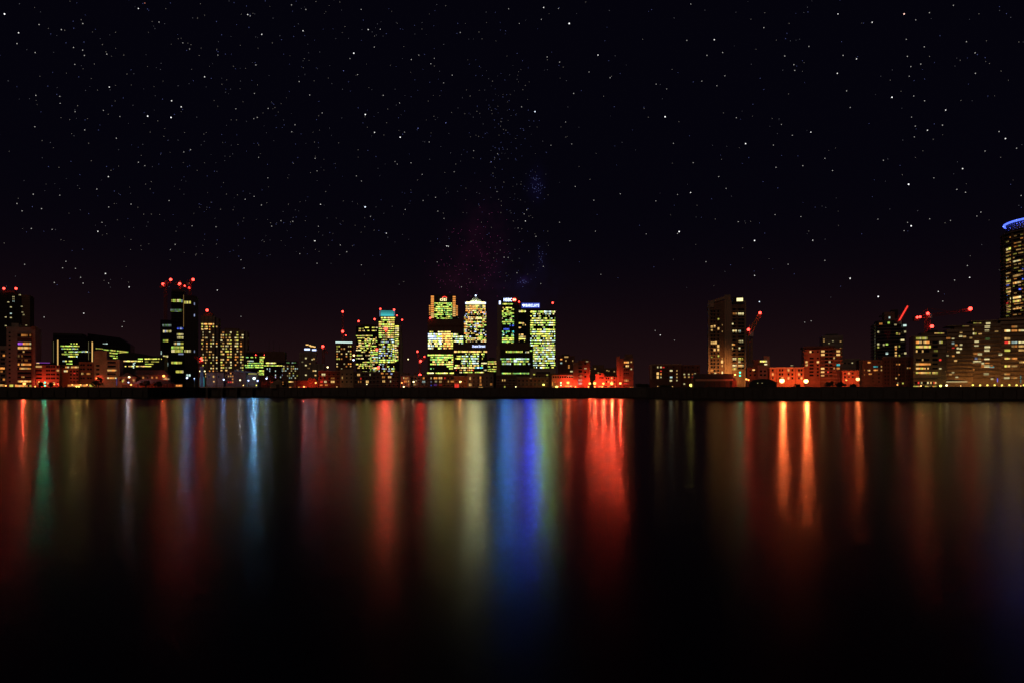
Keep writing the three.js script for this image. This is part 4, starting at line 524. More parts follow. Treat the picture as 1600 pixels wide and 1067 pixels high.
b = new Building('apartment_block', 'small block with bright yellow roof terrace lamps against a pale end wall', 1168, 1204, 340); b.box('wall', 1168, 1194, 574, null, 0, 10, M.brown); b.box('end_wall', 1194, 1203.4, 556, null, -2, 10, M.buff); b.box('setback_storey', 1178, 1195, 562, 574, -1.5, 8, M.brown); b.box('bay', 1185, 1199.6, 570, null, .6, 4, M.buff); b.panes(1188, 1199, 564.4, 2.6, 5, ['w', 'y'], 1.9, -1.4); b.win(1197, 569.4, 4, 2.4, 'w', 1.5, -1.4); for (const [x, y] of [[1178, 577.6], [1202, 577.6]]) b.win(x, y, 3.6, 2, 'a', 1.3, .1, 'wall_lamp'); for (const y of [579.6, 585.6]) for (const x of [1173, 1180, 1189.6, 1195.6]) b.win(x, y, 3, 3, 'dark', 1, x > 1185 ? .62 : 0);
b = new Building('brick_terrace', 'long pale terrace washed orange-red behind twin floodlights', 1203, 1258, 318); b.box('wall', 1203, 1257, 575, null, 0, 10, M.render_); b.box('parapet', 1202.6, 1257.4, 573.6, 575, .3, 10.4, M.pale); for (const x of [1214, 1243.6]) b.box('downpipe', x, x + .5, 575, null, .12, .2, M.dark); for (const y of [578, 584.4, 590.4]) for (const x of [1208, 1219, 1223, 1232.6, 1238.6, 1249, 1253]) b.win(x, y, 2.6, 3.6, rnd() < .3 ? 'a' : 'dark', .8); b.panes(1236, 1240, 570.8, .8, 2, ['w'], .7, -2);
b = new Building('apartment_block', 'orange-red block with curved balconies and lit bays under an overhanging roof', 1255, 1318, 326); b.box('wall', 1257, 1282, 546, null, 0, 12, M.render_); b.box('wing', 1282, 1316, 544, null, -.6, 13, M.brown); b.box('roof', 1255.6, 1305, 540.6, 543, .8, 14, M.slate); b.box('top_storey', 1258, 1300, 543, 546, -.8, 11, M.dark); b.bands(1283, 1317, 551, 596, 9, .35, M.stone, -.6, 'balcony_slab', 1.3); b.bands(1254.4, 1261, 550, 576, 5, .35, M.render_, .1, 'balcony_slab', 1.2);
for (const y of [549.6, 559.6, 565, 570.4, 575.6, 580.8, 586]) for (const x of [1268.6, 1278.4]) b.win(x, y, x < 1270 ? 5.6 : 2.6, 2.6, 'dark'); for (const [x, y, w, key, k] of [[1267, 549.4, 2.4, 'a', 1.1], [1286.4, 548.6, 4.6, 'a', .9], [1286.4, 554, 4.6, 'a', 1.1], [1310.4, 548.6, 4.6, 'a', .9], [1310.4, 554, 4.8, 'a', 1], [1278.6, 565.4, 3, 'a', 1.2], [1260.8, 565.4, 3, 'a', .9], [1260.8, 570, 3, 'a', .9], [1286, 575.4, 4.6, 'a', 1.2], [1286, 580.6, 4.6, 'a', 1.1], [1286, 585.8, 4.4, 'a', .8], [1297, 565.2, 2.4, 'w', .6], [1310.4, 569.8, 4.4, 't', .8], [1310.4, 575.2, 4, 'o', .6], [1294.4, 580.6, 2.2, 'r', .8], [1304, 559, 2, 'a', .5], [1304, 575, 1.6, 'a', .5]]) b.win(x, y, w, 3, key, k, x > 1282 ? -.54 : .06);
for (const y of [548.6, 554, 559.4, 565, 570, 575.4, 580.6, 586]) for (const x of [1292, 1299]) b.win(x, y, 4, 3, 'dark', 1, -.6);
b = new Building('residential_tower', 'dim grey tower rising behind the orange-red balcony block', 1286, 1319, 430); b.box('shaft', 1286, 1318, 524, null, 0, 16, M.stone); b.box('roof_plant', 1292, 1310, 522, 524, -3, 8, M.slate); b.bands(1286, 1318, 529, 560, 6, .35, M.grey); for (const [x, y] of [[1288, 530], [1288, 533.6], [1302, 533], [1314, 533.6], [1314, 544], [1296, 536]]) b.win(x, y, 2, 1.7, pick(['w', 'a']), rr(.3, .6));
b = new Building('brick_terrace', 'short red brick terrace lit by one orange lamp', 1316, 1344, 318); b.box('wall', 1316, 1343.4, 579, null, 0, 9, M.render_); b.box('roof', 1315.6, 1343.8, 577.4, 579, .4, 10, M.slate); for (const y of [583, 588.6]) for (const x of [1321, 1327, 1333]) b.win(x, y, 2.6, 3, x === 1327 && y < 585 ? 'a' : 'dark', .8);
b = new Building('apartment_block', 'dim tiled block behind the short red terrace', 1316, 1346, 410); b.box('wall', 1316, 1345, 560, null, 0, 12, M.stone); b.bands(1316, 1345, 563, 580, 4, .3, M.grey); b.win(1332.4, 566.8, 1.8, 1.8, 'w', .6); for (const x of [1321, 1327, 1339]) b.win(x, 567, 2.4, 2.4, 'dark');
b = new Building('apartment_block', 'long brick apartment range with a high blank end and few lit windows', 1343, 1430, 322); b.box('wall', 1343, 1380, 562, null, 0, 12, M.cladding); b.box('wing', 1380, 1429, 558, null, .5, 12, M.darkBrick); b.box('parapet', 1380, 1429, 557, 558, .8, 12.4, M.stone); b.piers([1392, 1404, 1416], 559, null, .4, M.brown, .5, .3);
for (const [x, y, w, key, k] of [[1359, 566, 5, 'o', 1], [1369, 572.6, 7, 't', .6], [1358.4, 578.4, 4, 'a', 1], [1369, 578, 7, 'o', .8], [1378, 572.4, 2, 'a', .5], [1378, 578, 2, 'a', .8], [1360.6, 584, 5, 'o', .7], [1351.4, 578, 1.4, 'o', .5], [1351.4, 585, 1.4, 'o', .5]]) b.panes(x - w / 2, x + w / 2, y, 2.4, Math.max(1, Math.round(w / 2)), [key], k, .02); for (const [x, y, key] of [[1419, 574.6, 'a'], [1422.6, 574.6, 'o'], [1406, 569, 'o'], [1402, 569, 'o'], [1401, 590.6, 'a'], [1405, 585, 'o'], [1404, 598, 'w'], [1411.6, 598.4, 'y'], [1427, 597.6, 'w']]) b.win(x, y, 1.8, 2.2, key, rr(.3, .8), .52);
for (let y = 565; y < 600; y += 5.6) for (let x = 1384; x < 1427; x += 4.6) b.win(x, y, 2, 2.8, 'dark', 1, .46); for (const y of [566, 572.4, 584, 590, 596]) for (const x of [1347, 1365, 1374]) b.win(x, y, 2.6, 2.6, 'dark', 1, -.04);
b = new Building('residential_tower', 'dark rounded tower striped by thin balcony edges below a slanted red jib', 1364, 1422, 500);
{ const a = b.u(1366), c = b.u(1420), cx = (a + c) / 2, rx = (c - a) / 2, k = (v) => Math.sign(v) * Math.abs(v) ** .55, ring = (f, y0, y1) => { const pts = []; for (let i = 0; i < 28; i++) { const t = i / 28 * 2 * Math.PI; pts.push(new THREE.Vector2(cx + f * rx * k(Math.cos(t)), 12 + f * 12 * k(Math.sin(t)))); } return new THREE.ExtrudeGeometry(new THREE.Shape(pts), { depth: y1 - y0, bevelEnabled: false }).rotateX(-Math.PI / 2).translate(0, y0, 0); };
  part('shaft', ring(.97, 0, b.y(505)), M.glass, b.o); for (let i = 0; i < 12; i++) { const y = b.y(507.6 + i * 4.9); part('balcony_edge', ring(1.015, y, y + .35), M.grey, b.o); } part('upper_shaft', ring(.8, b.y(505), b.y(500)), M.dark, b.o); }
b.box('roof_plant', 1382, 1399, 487.6, 502, -8, 9, M.brown); b.box('roof_plant', 1394, 1404, 484, 496, -12, 6, M.dark); b.box('roof_canopy', 1376, 1384, 493, 494.4, -8, 6, M.dark);
for (const [x, y, w, key, k] of [[1390.6, 496.4, 2, 'c', .7], [1389.4, 504.4, 2.6, 'l', .9], [1377, 506, 4, 'o', .4], [1400, 507, 3, 'w', .5], [1414.6, 508.6, 4, 'c', 1.1], [1373, 518.8, 2, 'w', .6], [1402.4, 521.4, 2.4, 'y', .6], [1406, 522, 2, 'a', .35], [1415, 518.4, 2.4, 'w', .5], [1411, 531.4, 4.4, 'w', 1], [1373, 537.6, 2.4, 'w', .7], [1373, 542.4, 2, 'y', .5], [1381.6, 538.6, 2, 'w', .5], [1386.6, 537.6, 3, 'l', 1.2], [1400.6, 541.6, 2.6, 'a', 1.1], [1400.6, 545.6, 2, 'o', .7], [1400.6, 551, 2.4, 'a', 1], [1400.6, 555.4, 2.4, 'a', 1.1], [1386.6, 552, 3, 'c', 1.1], [1415.4, 551.6, 2.6, 'w', .7], [1406, 541, 1.6, 'y', .4], [1406, 555.4, 1.6, 'y', .5]]) b.win(x, y, w, 2.8, key, k, -.1);
crane(1406, 'luffing crane with a long glowing red jib over the rounded tower', [[1404, 505], [1404.4, 503.6], [1419.6, 477], [1400, 502]], [], { d: 496, mw: 2, group: 'red lit tower cranes', glowJib: [[1405, 502.6], [1419, 478.4], .55, 500] });
crane(1451, 'long red lit crane whose jib crosses above the stepped apartment blocks', [[1450, null], [1450, 494], [1518, 484], [1432, 496.6]], [[1434, 496, 600, 1.3], [1438.5, 495.4, 600, 1.3], [1450.6, 490, 2500, 1.6], [1457, 510, 2500, 1.9], [1517, 482.6, 2500, 2.1]], { d: 430, mw: 2.2, group: 'red lit tower cranes' });

// stepped apartment blocks
const dim = (x, y, w, h) => rnd() < .3 ? b.win(x, y, w * .8, h * .8, pick(['a', 'o', 'a', 'w']), rr(.08, .4), -.05) : b.win(x, y, w, h, 'dark', 1, -.05);
b = new Building('apartment_block', 'brown apartment block with stacked golden window bays near the bank', 1428, 1480, 308); b.box('wall', 1428, 1479.4, 524, null, 0, 12, M.buff); b.box('setback_storey', 1440, 1478, 519.6, 524, -2, 9, M.brown); b.box('lift_house', 1452, 1466, 516, 519.6, -4, 4, M.dark); b.bands(1427.6, 1479.6, 526, 590, 11, .3, M.buff, 0, 'balcony_slab', 1); b.box('entrance_canopy', 1426, 1466, 590.6, 592, 1.4, 2, M.dark);
for (const [y, ks, k, f, x1] of [[528.6, ['y', 'w'], .5, .9, 1450], [535, ['a', 'o', 'w'], 1, .95, 1453], [541.8, ['y', 'a'], 1.2, 1, 1455], [548.6, ['o', 'a'], .9, .55, 1453], [562, ['a'], .8, .15, 1453], [569, ['a', 'o'], 1, 1, 1455], [575.8, ['a', 'o', 'y'], .9, .95, 1452], [582.6, ['o', 'a', 'y'], 1, 1, 1455]]) b.panes(1432, x1, y, 3.8, 9, ks, k, 0, f); b.panes(1457.6, 1466, 582.6, 3.8, 4, ['y', 'a'], .9); b.panes(1468.6, 1473.6, 535, 3.6, 2, ['y', 'w'], .7); b.panes(1460, 1466, 548, 3.6, 3, ['y'], .14); b.win(1470, 562.4, 2.6, 3.6, 'r', .9); b.win(1470, 576, 2.8, 2.4, 'w', .9); b.panes(1461, 1476, 520.8, 1.2, 6, ['y', 'a'], .8, -1.9); for (const y of [535, 541.8, 555, 562, 569, 575.8]) b.panes(1457.6, 1466, y, 3.6, 3, ['a'], .3, 0, 0); b.panes(1430, 1464, 597.6, 3.4, 14, ['o', 'a', 'r', 'w'], .9, 0, .7); b.panes(1428, 1464, 603.4, 2.6, 12, ['a', 'o', 'y'], .6, 0, .6);
b = new Building('apartment_block', 'ziggurat apartment block with staggered small windows and swept roof edge', 1479, 1522, 316); b.box('wall', 1480, 1521, 514, null, 0, 13, M.buff); b.box('setback_storey', 1492, 1521, 509.6, 514, -2, 10, M.brown); b.box('roof_edge', 1481, 1523, 508.2, 509.2, -1, 12, M.buff); b.bands(1480, 1521, 519, 588, 13, .28, M.cladding, 0, 'balcony_slab', 1); b.panes(1505, 1515, 509.4, 1.4, 4, ['y', 'a'], .3, -1.9);
for (const [x, y, w, key, k] of [[1482.6, 528.6, 5, 'o', .3], [1490, 529.6, 3, 'w', .6], [1490, 536.4, 3, 'c', .6], [1495, 539, 3, 'o', .5], [1490.4, 543, 3, 'r', .5], [1497.4, 544, 2.6, 'w', .8], [1502, 544.6, 3, 'w', .9], [1498, 550, 4, 'w', .9], [1502.6, 538.6, 3, 'w', .6], [1502, 525.2, 4, 'w', 1], [1508, 526, 3.6, 'a', .5], [1502.6, 519.4, 3, 'a', .5], [1490.4, 556, 3, 'o', .5], [1481.6, 555, 2.6, 'w', .3], [1494, 563.4, 3.6, 'a', .7], [1518, 528, 3, 'a', .3], [1490, 582, 3, 'w', .5], [1496, 588.6, 3.4, 'w', .7], [1486, 584.6, 3, 'a', .4]]) b.win(x, y, w, 2.6, key, k, .02); b.win(1494.6, 596, 27, 1, 'w', .8, .3, 'canopy_light'); b.box('entrance_canopy', 1480, 1509, 594.4, 595.2, 2, 2.6, M.dark); for (let y = 522; y < 590; y += 5.8) for (const x of [1485, 1507, 1514]) dim(x, y, 3, 3);
b = new Building('apartment_block', 'high ziggurat apartment block with a bright lit stair column', 1520, 1566, 322); b.box('wall', 1520, 1565, 506, null, 0, 13, M.buff); b.box('setback_storey', 1526, 1560, 502, 506, -2, 10, M.brown); b.box('roof_edge', 1518, 1562, 500.6, 501.6, -1, 12, M.buff); b.bands(1520, 1565, 511, 590, 14, .28, M.cladding, 0, 'balcony_slab', 1); b.panes(1522, 1534, 505, 1.6, 5, ['a', 'y'], .35, .04);
for (const [x, y, w, key, k] of [[1545, 505.4, 5, 'w', .7], [1543.6, 510.8, 6, 'w', 1], [1543, 516.6, 5, 'w', .5], [1544, 529.4, 5, 'g', .2], [1543.6, 541.8, 6.4, 'w', 1.2], [1543, 547.4, 6, 'w', 1], [1543, 560.4, 6, 'w', 1], [1543.6, 566.6, 5, 'o', .6], [1543, 572, 6, 'w', 1], [1550.6, 572.6, 5, 't', .6], [1550.4, 571.6, 3, 'o', .5], [1520.6, 515, 3, 'a', .5], [1520.8, 521.4, 4, 'w', .9], [1525.4, 521.4, 2, 'y', .4], [1532.4, 522.4, 4, 'a', .6], [1527, 534, 5, 'w', .8], [1526.6, 540.4, 5, 'w', .5], [1532, 553.4, 5, 'w', .9], [1525.6, 553, 4, 'o', .5], [1521, 553, 2, 'o', .4], [1526, 560, 3, 'i', .4], [1531.6, 560, 3, 'a', .3], [1521, 565.4, 4, 'w', .8], [1526.4, 565, 4, 'w', .9], [1531.6, 565, 3.4, 'w', .7], [1536.6, 567.4, 3, 'w', .7], [1536.4, 571.6, 3.4, 'o', .7], [1520.6, 577.6, 4.4, 'o', .5], [1558, 517.4, 4, 'a', .3], [1564, 553.6, 4, 'w', .8], [1542, 584, 6, 'w', .5], [1551, 591.4, 3, 'w', .5]]) b.win(x, y, w, 3, key, k, .02);
for (let y = 512.4; y < 592; y += 5.8) for (const x of [1526, 1532, 1538, 1553, 1560]) dim(x, y, 3, 3); b.win(1559.6, 593, .8, 7, 'b', .9, .1, 'light_line');
b = new Building('apartment_block', 'broad apartment block with paired golden windows below the round tower', 1563, 1650, 316); b.box('wall', 1564, 1650, 501, null, 0, 14, M.buff); b.box('roof_edge', 1562, 1650, 496, 499, 1.2, 15, M.buff); b.box('setback_storey', 1566, 1650, 499, 501, -1, 12, M.cladding); b.bands(1564, 1650, 506, 592, 15, .3, M.cladding, 0, 'balcony_slab', 1);
for (const [y, l] of [[511, [[1586, 'o', .5]]], [517, [[1575, 'w', 1.2], [1586, 'o', .7], [1597, 'w', .9], [1609, 'a', .7]]], [529, [[1575, 'a', .9]]], [535.4, [[1575, 'r', .9], [1586, 'c', .5], [1597, 'w', 1.2]]], [541, [[1586, 'o', .4], [1597, 'a', .7], [1620, 'a', .8]]], [547.4, [[1575, 'y', .7], [1597, 'a', .6]]], [560.4, [[1575, 'y', 1.1], [1586, 'o', .9]]], [566, [[1598, 'a', .7], [1609, 'a', .9]]], [572, [[1575, 'y', 1.1], [1586, 'a', .35]]], [584.6, [[1574.6, 'o', .6]]], [590.4, [[1574, 'w', .7], [1586, 'o', .4]]]]) for (const [x, key, k] of l) b.panes(x - 4.2, x + 4.2, y, 3.8, 3, [key, key, 'a'], k, .02);
for (let y = 511; y < 592; y += 6.1) for (const x of [1575, 1586, 1597, 1608, 1620]) dim(x, y, 8, 3.4); b.win(1596, 592, .8, 12, 't', .3, .15, 'light_line');
for (let x = 1521; x < 1640; x += 11.4) { const w = 1.9; const d = 300; lamp(x, 601 + (x % 3) * .1, d, 'y', 3, 75, 'small yellow promenade lamp below the stepped apartment blocks', { r: .4, k: 2.2, name: 'promenade_lamp', group: 'yellow promenade lamps', tint: [1, .38, .08] }); }

// round tower with the blue ring
{
  const R = 18, D = 470, half = Math.asin(R / D), phi = Math.atan((1563.5 - CX) / FOC) + half, cx = D * Math.sin(phi), dz = D * Math.cos(phi), d = dz;   // its near edge lies along column 1563
  const o = thing('round_tower', 'tall round apartment tower with a glowing blue ring round its top', 'building', V(cx, LAND, -dz)), Y = (py) => EYE + (HZ - py) / FOC * 363 - LAND, cyl = (r, y0, y1, n = 56) => new THREE.CylinderGeometry(r, r, y1 - y0, n).translate(0, (y0 + y1) / 2, 0);
  part('shaft', cyl(R - 1.2, -.3, Y(361)), M.glass, o); const ring = new THREE.CylinderGeometry(R, R, .55, 56), n = 27;
  for (let i = 0; i < n; i++) { const m = part('balcony_edge', ring, M.buff, o); m.position.y = Y(364.5) - i * (Y(364.5) - Y(500)) / 24.5; }
  part('crown_wall', new THREE.CylinderGeometry(R - 3, R - 3, Y(346) - Y(361), 56, 1, true).translate(0, (Y(346) + Y(361)) / 2, 0), M.white, o);
  const tor = new THREE.TorusGeometry(R - 1.8, .55, 8, 72).rotateX(Math.PI / 2).translate(0, Y(347.5), 0); part('ring_light', tor, glowMat('b', 1.6), o);
  for (let i = 0; i < 60; i++) { const a = i / 60 * 2 * Math.PI, m = part('crown_rib', UNIT, M.steel, o); m.position.set((R - 2.9) * Math.sin(a), (Y(348.5) + Y(360)) / 2, (R - 2.9) * Math.cos(a)); m.rotation.y = a; m.scale.set(.3, Y(348.5) - Y(360), .35); }
  for (let i = 0; i < 14; i++) { const a = i / 14 * 2 * Math.PI, l = new THREE.PointLight(new THREE.Color().setRGB(.06, .09, 1), 14, 0, 2); l.name = 'ring_lamp'; l.position.set((R - .9) * Math.sin(a), Y(348.6), (R - .9) * Math.cos(a)); l.castShadow = true; o.add(l); }
  for (let i = 0; i < 16; i++) { const a = i / 16 * 2 * Math.PI + .1; part('pier', boxG(-.5, .5, 0, Y(362), 0, .8), M.brown, o).position.set((R - 1.25) * Math.sin(a), 0, (R - 1.25) * Math.cos(a)); o.children.at(-1).rotation.y = a; }
  const wn = (px, py, w, h, key, k) => { const t = (px - CX) / FOC, dist = (z) => t * z; let best = null; for (let a = -1.7; a < 1.2; a += .005) { const x = cx + R * Math.sin(a), z = dz - R * Math.cos(a), p = x / z * FOC + CX; if (best === null || Math.abs(p - px) < best[0]) best = [Math.abs(p - px), a]; } const a = best[1], m = part('window', UNIT, key === 'dark' ? M.glass : glowMat(key, k), o); m.position.set((R - 1.1) * Math.sin(a), Y(py), (R - 1.1) * Math.cos(a)); m.rotation.y = a; m.scale.set(w * d / FOC / Math.max(.35, Math.cos(a + t)), h * d / FOC, .5); };
  const strip = (x0, x1, y, keys, k, n) => { for (let i = 0; i < n; i++) wn(x0 + (i + .5) * (x1 - x0) / n, y - (i / n - .5) * .8, (x1 - x0) / n * .8, 2.8, pick(keys), k * rr(.5, 1.2)); };
  for (let y = 371; y < 496; y += 5.53) for (let x = 1567; x < 1640; x += 3.6) if (rnd() < .42) wn(x, y, 3, 2.2, pick(['a', 'o', 'a', 'y']), rr(.06, .34));
  strip(1566, 1578, 389, ['y', 'a', 'w'], 1, 5); strip(1568, 1577, 405.6, ['y', 'a'], .6, 4); strip(1579, 1583, 404, ['o'], .4, 2); strip(1577.6, 1594, 410, ['o', 'w', 'a'], .7, 6); strip(1580, 1593, 433, ['a'], .35, 5); strip(1569, 1577, 440, ['y', 'a'], .7, 4); strip(1578, 1594, 444, ['a', 'o', 'w'], .9, 7); strip(1569, 1574, 446, ['b'], .6, 2); strip(1570, 1577, 451, ['a'], .5, 3); strip(1569, 1577, 457, ['y', 'a'], .7, 4); strip(1577, 1594, 467, ['y', 'a', 'w'], 1.1, 6); strip(1577, 1594, 472.6, ['a', 'y'], .9, 7); strip(1569, 1577, 480, ['y', 'a'], .7, 4); strip(1569, 1577, 485.6, ['y', 'a'], .6, 4); strip(1578, 1595, 484.6, ['a', 'o', 'y'], .8, 7); strip(1598, 1606, 471, ['y'], .7, 3); strip(1600, 1616, 444, ['a'], .8, 5); strip(1600, 1620, 410, ['a', 'w'], .6, 5); wn(1593, 454.4, 2.6, 3, 'b', 1.2); wn(1598, 425, 2, 2.4, 'b', 1); wn(1598, 440, 2, 2.4, 'b', 1); wn(1570, 474, 2, 2, 'r', .8); wn(1574, 464, 3, 1.4, 'w', .6);
}

// ---------------------------------------------------------------- lamps, navigation lights, trees
const RED = [1, .06, .025], ORG = [1, .12, .025], BLU = [.16, .42, 1], WHT = [.9, .75, .62], GRN = [.02, .9, .45], GOLD = [1, .55, .12];
const L = (px, py, key, tint, I, spill, label, o = {}) => lamp(px, py, (o.d ?? bankD(px) + 6), key, I, spill, label, { tint, ...o });
L(8, 602, 'o', RED, 30, 120, 'orange lamp before the lower pale wing', { r: .4 });
L(37, 599, 'o', RED, 140, 480, 'bright orange lamp at the foot of the pale balcony block', { r: .7 });
L(54, 603.6, 'o', RED, 15, 160, 'low orange lamp at the corner of the pale balcony block', { r: .35 });
L(84, 600, 'o', RED, 0, 300, 'orange lamp lighting the purple-roofed terrace', { r: .3 });
L(60, 596, 'o', RED, 0, 420, 'orange wall-height lamp before the purple-roofed terrace', { r: .3, d: 384 });
for (const [i, x] of [112, 125, 135, 146.4].entries()) L(x, 600.6, 'o', GOLD, 10, 70, ['orange lamp before the stepped brown block beside its shopfront', 'second orange lamp before the stepped brown block', 'third orange lamp before the stepped brown block', 'orange lamp beside the dark bank tree'][i], { r: .35 });
for (const x of [118.6, 122.6]) L(x, 606, 'y', GOLD, 8, 40, 'low yellow lamp of the close pair on the river wall', { r: .4, group: 'pair of low yellow lamps' });
L(150, 590.4, 'o', RED, 0, 60, 'dim orange lamp behind the dark bank tree', { r: .3, d: 392 });
L(201, 588.6, 'w', [.8, .72, .75], 25, 160, 'bright white lamp over the small red house', { r: .55 });
L(200, 597, 'i', BLU, 12, 0, 'blue-white lamp below the bright white lamp', { r: .35 });
L(204, 600.6, 'o', RED, 15, 500, 'red-orange lamp at the small red house', { r: .5 });
L(255, 587, 'o', RED, 80, 400, 'bright red-orange lamp over the curved pavilion roof', { r: .75, d: 399 });
L(282, 601.6, 'a', GOLD, 25, 120, 'amber lamp at the end of the pavilion', { r: .45 });
L(291.6, 590, 'i', BLU, 85, 200, 'blue-white lamp between the pavilion and the square column', { r: .55 });
L(303, 591, 'i', BLU, 8, 50, 'small blue lamp beside the square column', { r: .3 });
L(349, 592.6, 'i', BLU, 50, 140, 'blue-white lamp at the lock house corner', { r: .5 });
L(374.6, 593.4, 'w', [.55, .55, .8], 30, 120, 'white lamp before the red brick warehouse', { r: .45 });
L(387.6, 594, 'i', BLU, 25, 100, 'blue-white lamp at the warehouse annex', { r: .45 });
L(396.6, 590.6, 'c', [.1, .5, 1], 190, 200, 'big cluster head of cool white lock lamp', { r: .8, k: 4 });
L(402, 594.4, 'i', [.1, .48, 1], 80, 100, 'cool white lamp beside the big cluster head lamp', { r: .5 });
L(416, 591, 'i', BLU, 25, 100, 'lone blue-white lamp before the rooftop mast office', { r: .5 });
L(379.6, 601.4, 'a', GOLD, 4, 30, 'low amber lamp on the footbridge approach', { r: .35 });
L(400, 601.4, 'y', GOLD, 5, 30, 'low yellow lamp at the footbridge end', { r: .35 });
L(454, 595.6, 'y', GOLD, 50, 160, 'yellow lamp over the lit porch', { r: .45 });
L(474.6, 604.6, 'o', RED, 60, 160, 'low red-orange lamp before the dark double shed', { r: .5 });
L(493, 597.6, 'o', RED, 60, 260, 'red-orange lamp beside the red tin roof', { r: .5 });
L(511.6, 573.4, 'w', WHT, 15, 60, 'high white lamp behind the brick wharf houses', { r: .55, d: 425 });
L(526, 607.4, 'a', GOLD, 15, 20, 'dim low amber lamp before the balconied buff house', { r: .25, k: 2 });
L(552.6, 555, 'a', GOLD, 20, 0, 'tall amber mast lamp beside the broken yellow tower', { r: .9, d: 620, k: 5, name: 'mast_lamp' });
L(552, 562, 'i', BLU, 15, 0, 'tall blue-white mast lamp beside the broken yellow tower', { r: .8, d: 610, k: 5, name: 'mast_lamp' });
L(573, 600, 'w', WHT, 4, 10, 'tiny white lamp among the dark brick wharf houses', { r: .25, k: 4 });
L(627.6, 597.6, 'o', RED, 25, 60, 'red lamp at the corner of the gabled house', { r: .4 });
L(630.6, 604.8, 'w', WHT, 5, 20, 'low white lamp before the gabled house', { r: .4, k: 5 });
L(637.6, 561, 'w', WHT, 0, 0, 'high yellow-white lamp over the dark gap', { r: .6, d: 640, k: 3, name: 'mast_lamp' });
L(646, 596, 'w', [1, .6, .5], 5, 20, 'white lamp before the red brick wharf house', { r: .45, k: 5 });
L(719, 596, 'a', [1, .25, .06], 60, 160, 'bright amber lamp at the red doorway', { r: .6 });
L(806, 604.6, 'w', WHT, 3, 10, 'small low white lamp before the unlit brick house', { r: .3, k: 4 });
L(849.4, 600.4, 'y', GOLD, 12, 40, 'yellow lamp at the unlit brick house entrance', { r: .45, k: 5 });
L(870, 603.6, 'y', GOLD, 15, 60, 'yellow lamp at the red terrace porch', { r: .5, k: 6 });
L(887.6, 597.4, 'o', RED, 175, 650, 'bright orange lamp before the flat-roofed red terrace', { r: .85 });
L(899.6, 606, 'o', RED, 20, 300, 'low red lamp on the river wall by the glowing fin wall', { r: .45 });
for (const [x, y, I, k] of [[921.6, 598.6, 230, 0], [929.4, 598.4, 480, 1], [943, 598.8, 480, 2], [956, 598.6, 600, 3], [969.4, 598.4, 480, 4]]) L(x, y, 'o', RED, I, 480, ['orange floodlight between the glowing fin wall and the stepped red block', 'orange floodlight at the buttress of the stepped red block', 'orange floodlight before the middle of the stepped red block', 'yellowish orange floodlight between the stepped red block and the tall red fin', 'orange floodlight at the foot of the tall red fin'][k], { r: k === 3 || k === 1 ? .9 : .7, name: 'floodlight', group: 'orange floodlights at the red fin tower' });
for (const [i, x] of [919.6, 929.6, 941].entries()) L(x, 606, 'o', RED, 15, 90, ['low red lamp on the wall below the floodlight gap', 'low red lamp on the wall below the buttress', 'low red lamp on the wall below the stepped red block'][i], { r: .35, k: 5 });
L(1080, 601.4, 'y', [1, .62, .14], 3, 60, 'large yellow globe lamp before the lower dark flats', { r: .85, k: 2.5, d: 345 });
L(1028, 603, 'a', GOLD, 5, 0, 'faint amber lamp below the dark square flats', { r: .2, k: 1.5 });
L(1051, 604, 'a', GOLD, 2, 0, 'faint low lamp before the dark square flats', { r: .2, k: 1.5 });
for (const [i, [x, y]] of [[1140, 584.6], [1149, 585], [1135.4, 589], [1140, 592.4]].entries()) L(x, y, 'o', [1, .36, .09], i ? 5 : 16, 800, ['orange lamp at the top of the diamond of four by the black shed', 'orange lamp at one side of the diamond of four by the black shed', 'orange lamp at the outer corner of the diamond of four by the black shed', 'orange lamp at the bottom of the diamond of four'][i], { r: .5, k: 6, d: 424 });
L(1166.6, 592, 'o', RED, 15, 260, 'orange lamp of a pair at the foot of the luffing crane', { r: .45, d: 318 }); L(1170, 593, 'o', [1, .05, .02], 12, 200, 'red lamp of a pair at the foot of the luffing crane', { r: .4, d: 317 });
L(1222.4, 594.4, 'a', ORG, 620, 850, 'dazzling orange floodlight before the long pale terrace', { r: 1.1, k: 5, name: 'floodlight', d: 305, group: 'twin dazzling floodlights' }); L(1260, 595, 'a', ORG, 580, 850, 'dazzling orange floodlight at the corner of the curved balcony block', { r: 1, k: 5, name: 'floodlight', d: 305, group: 'twin dazzling floodlights' });
L(1341, 592, 'a', ORG, 90, 500, 'orange lamp at the short red brick terrace', { r: .8, d: 306 }); L(1323, 593.4, 'o', RED, 10, 260, 'dim red lamp before the short red brick terrace', { r: .35, d: 309 });
L(1403, 600.6, 'o', RED, 12, 120, 'low red lamp before the long brick range', { r: .3 }); L(1440, 605, 'a', GOLD, 5, 15, 'low amber lamp before the golden bay block', { r: .3, k: 3 });
L(1470.6, 603.4, 'y', [1, .6, .15], 8, 40, 'round yellow lamp before the golden bay block', { r: .5, k: 4 }); L(1480, 601.6, 'w', GOLD, 6, 20, 'round white lamp between the golden bay block and the ziggurat block', { r: .42, k: 4 });
for (const [i, x] of [1502, 1532, 1566, 1596].entries()) L(x, 606, 'a', GOLD, 3, 12, ['low amber lamp below the ziggurat block', 'low amber lamp below the lit stair column', 'low amber lamp at the corner below the round tower', 'low amber lamp below the paired golden windows'][i], { r: .25, k: 2 });
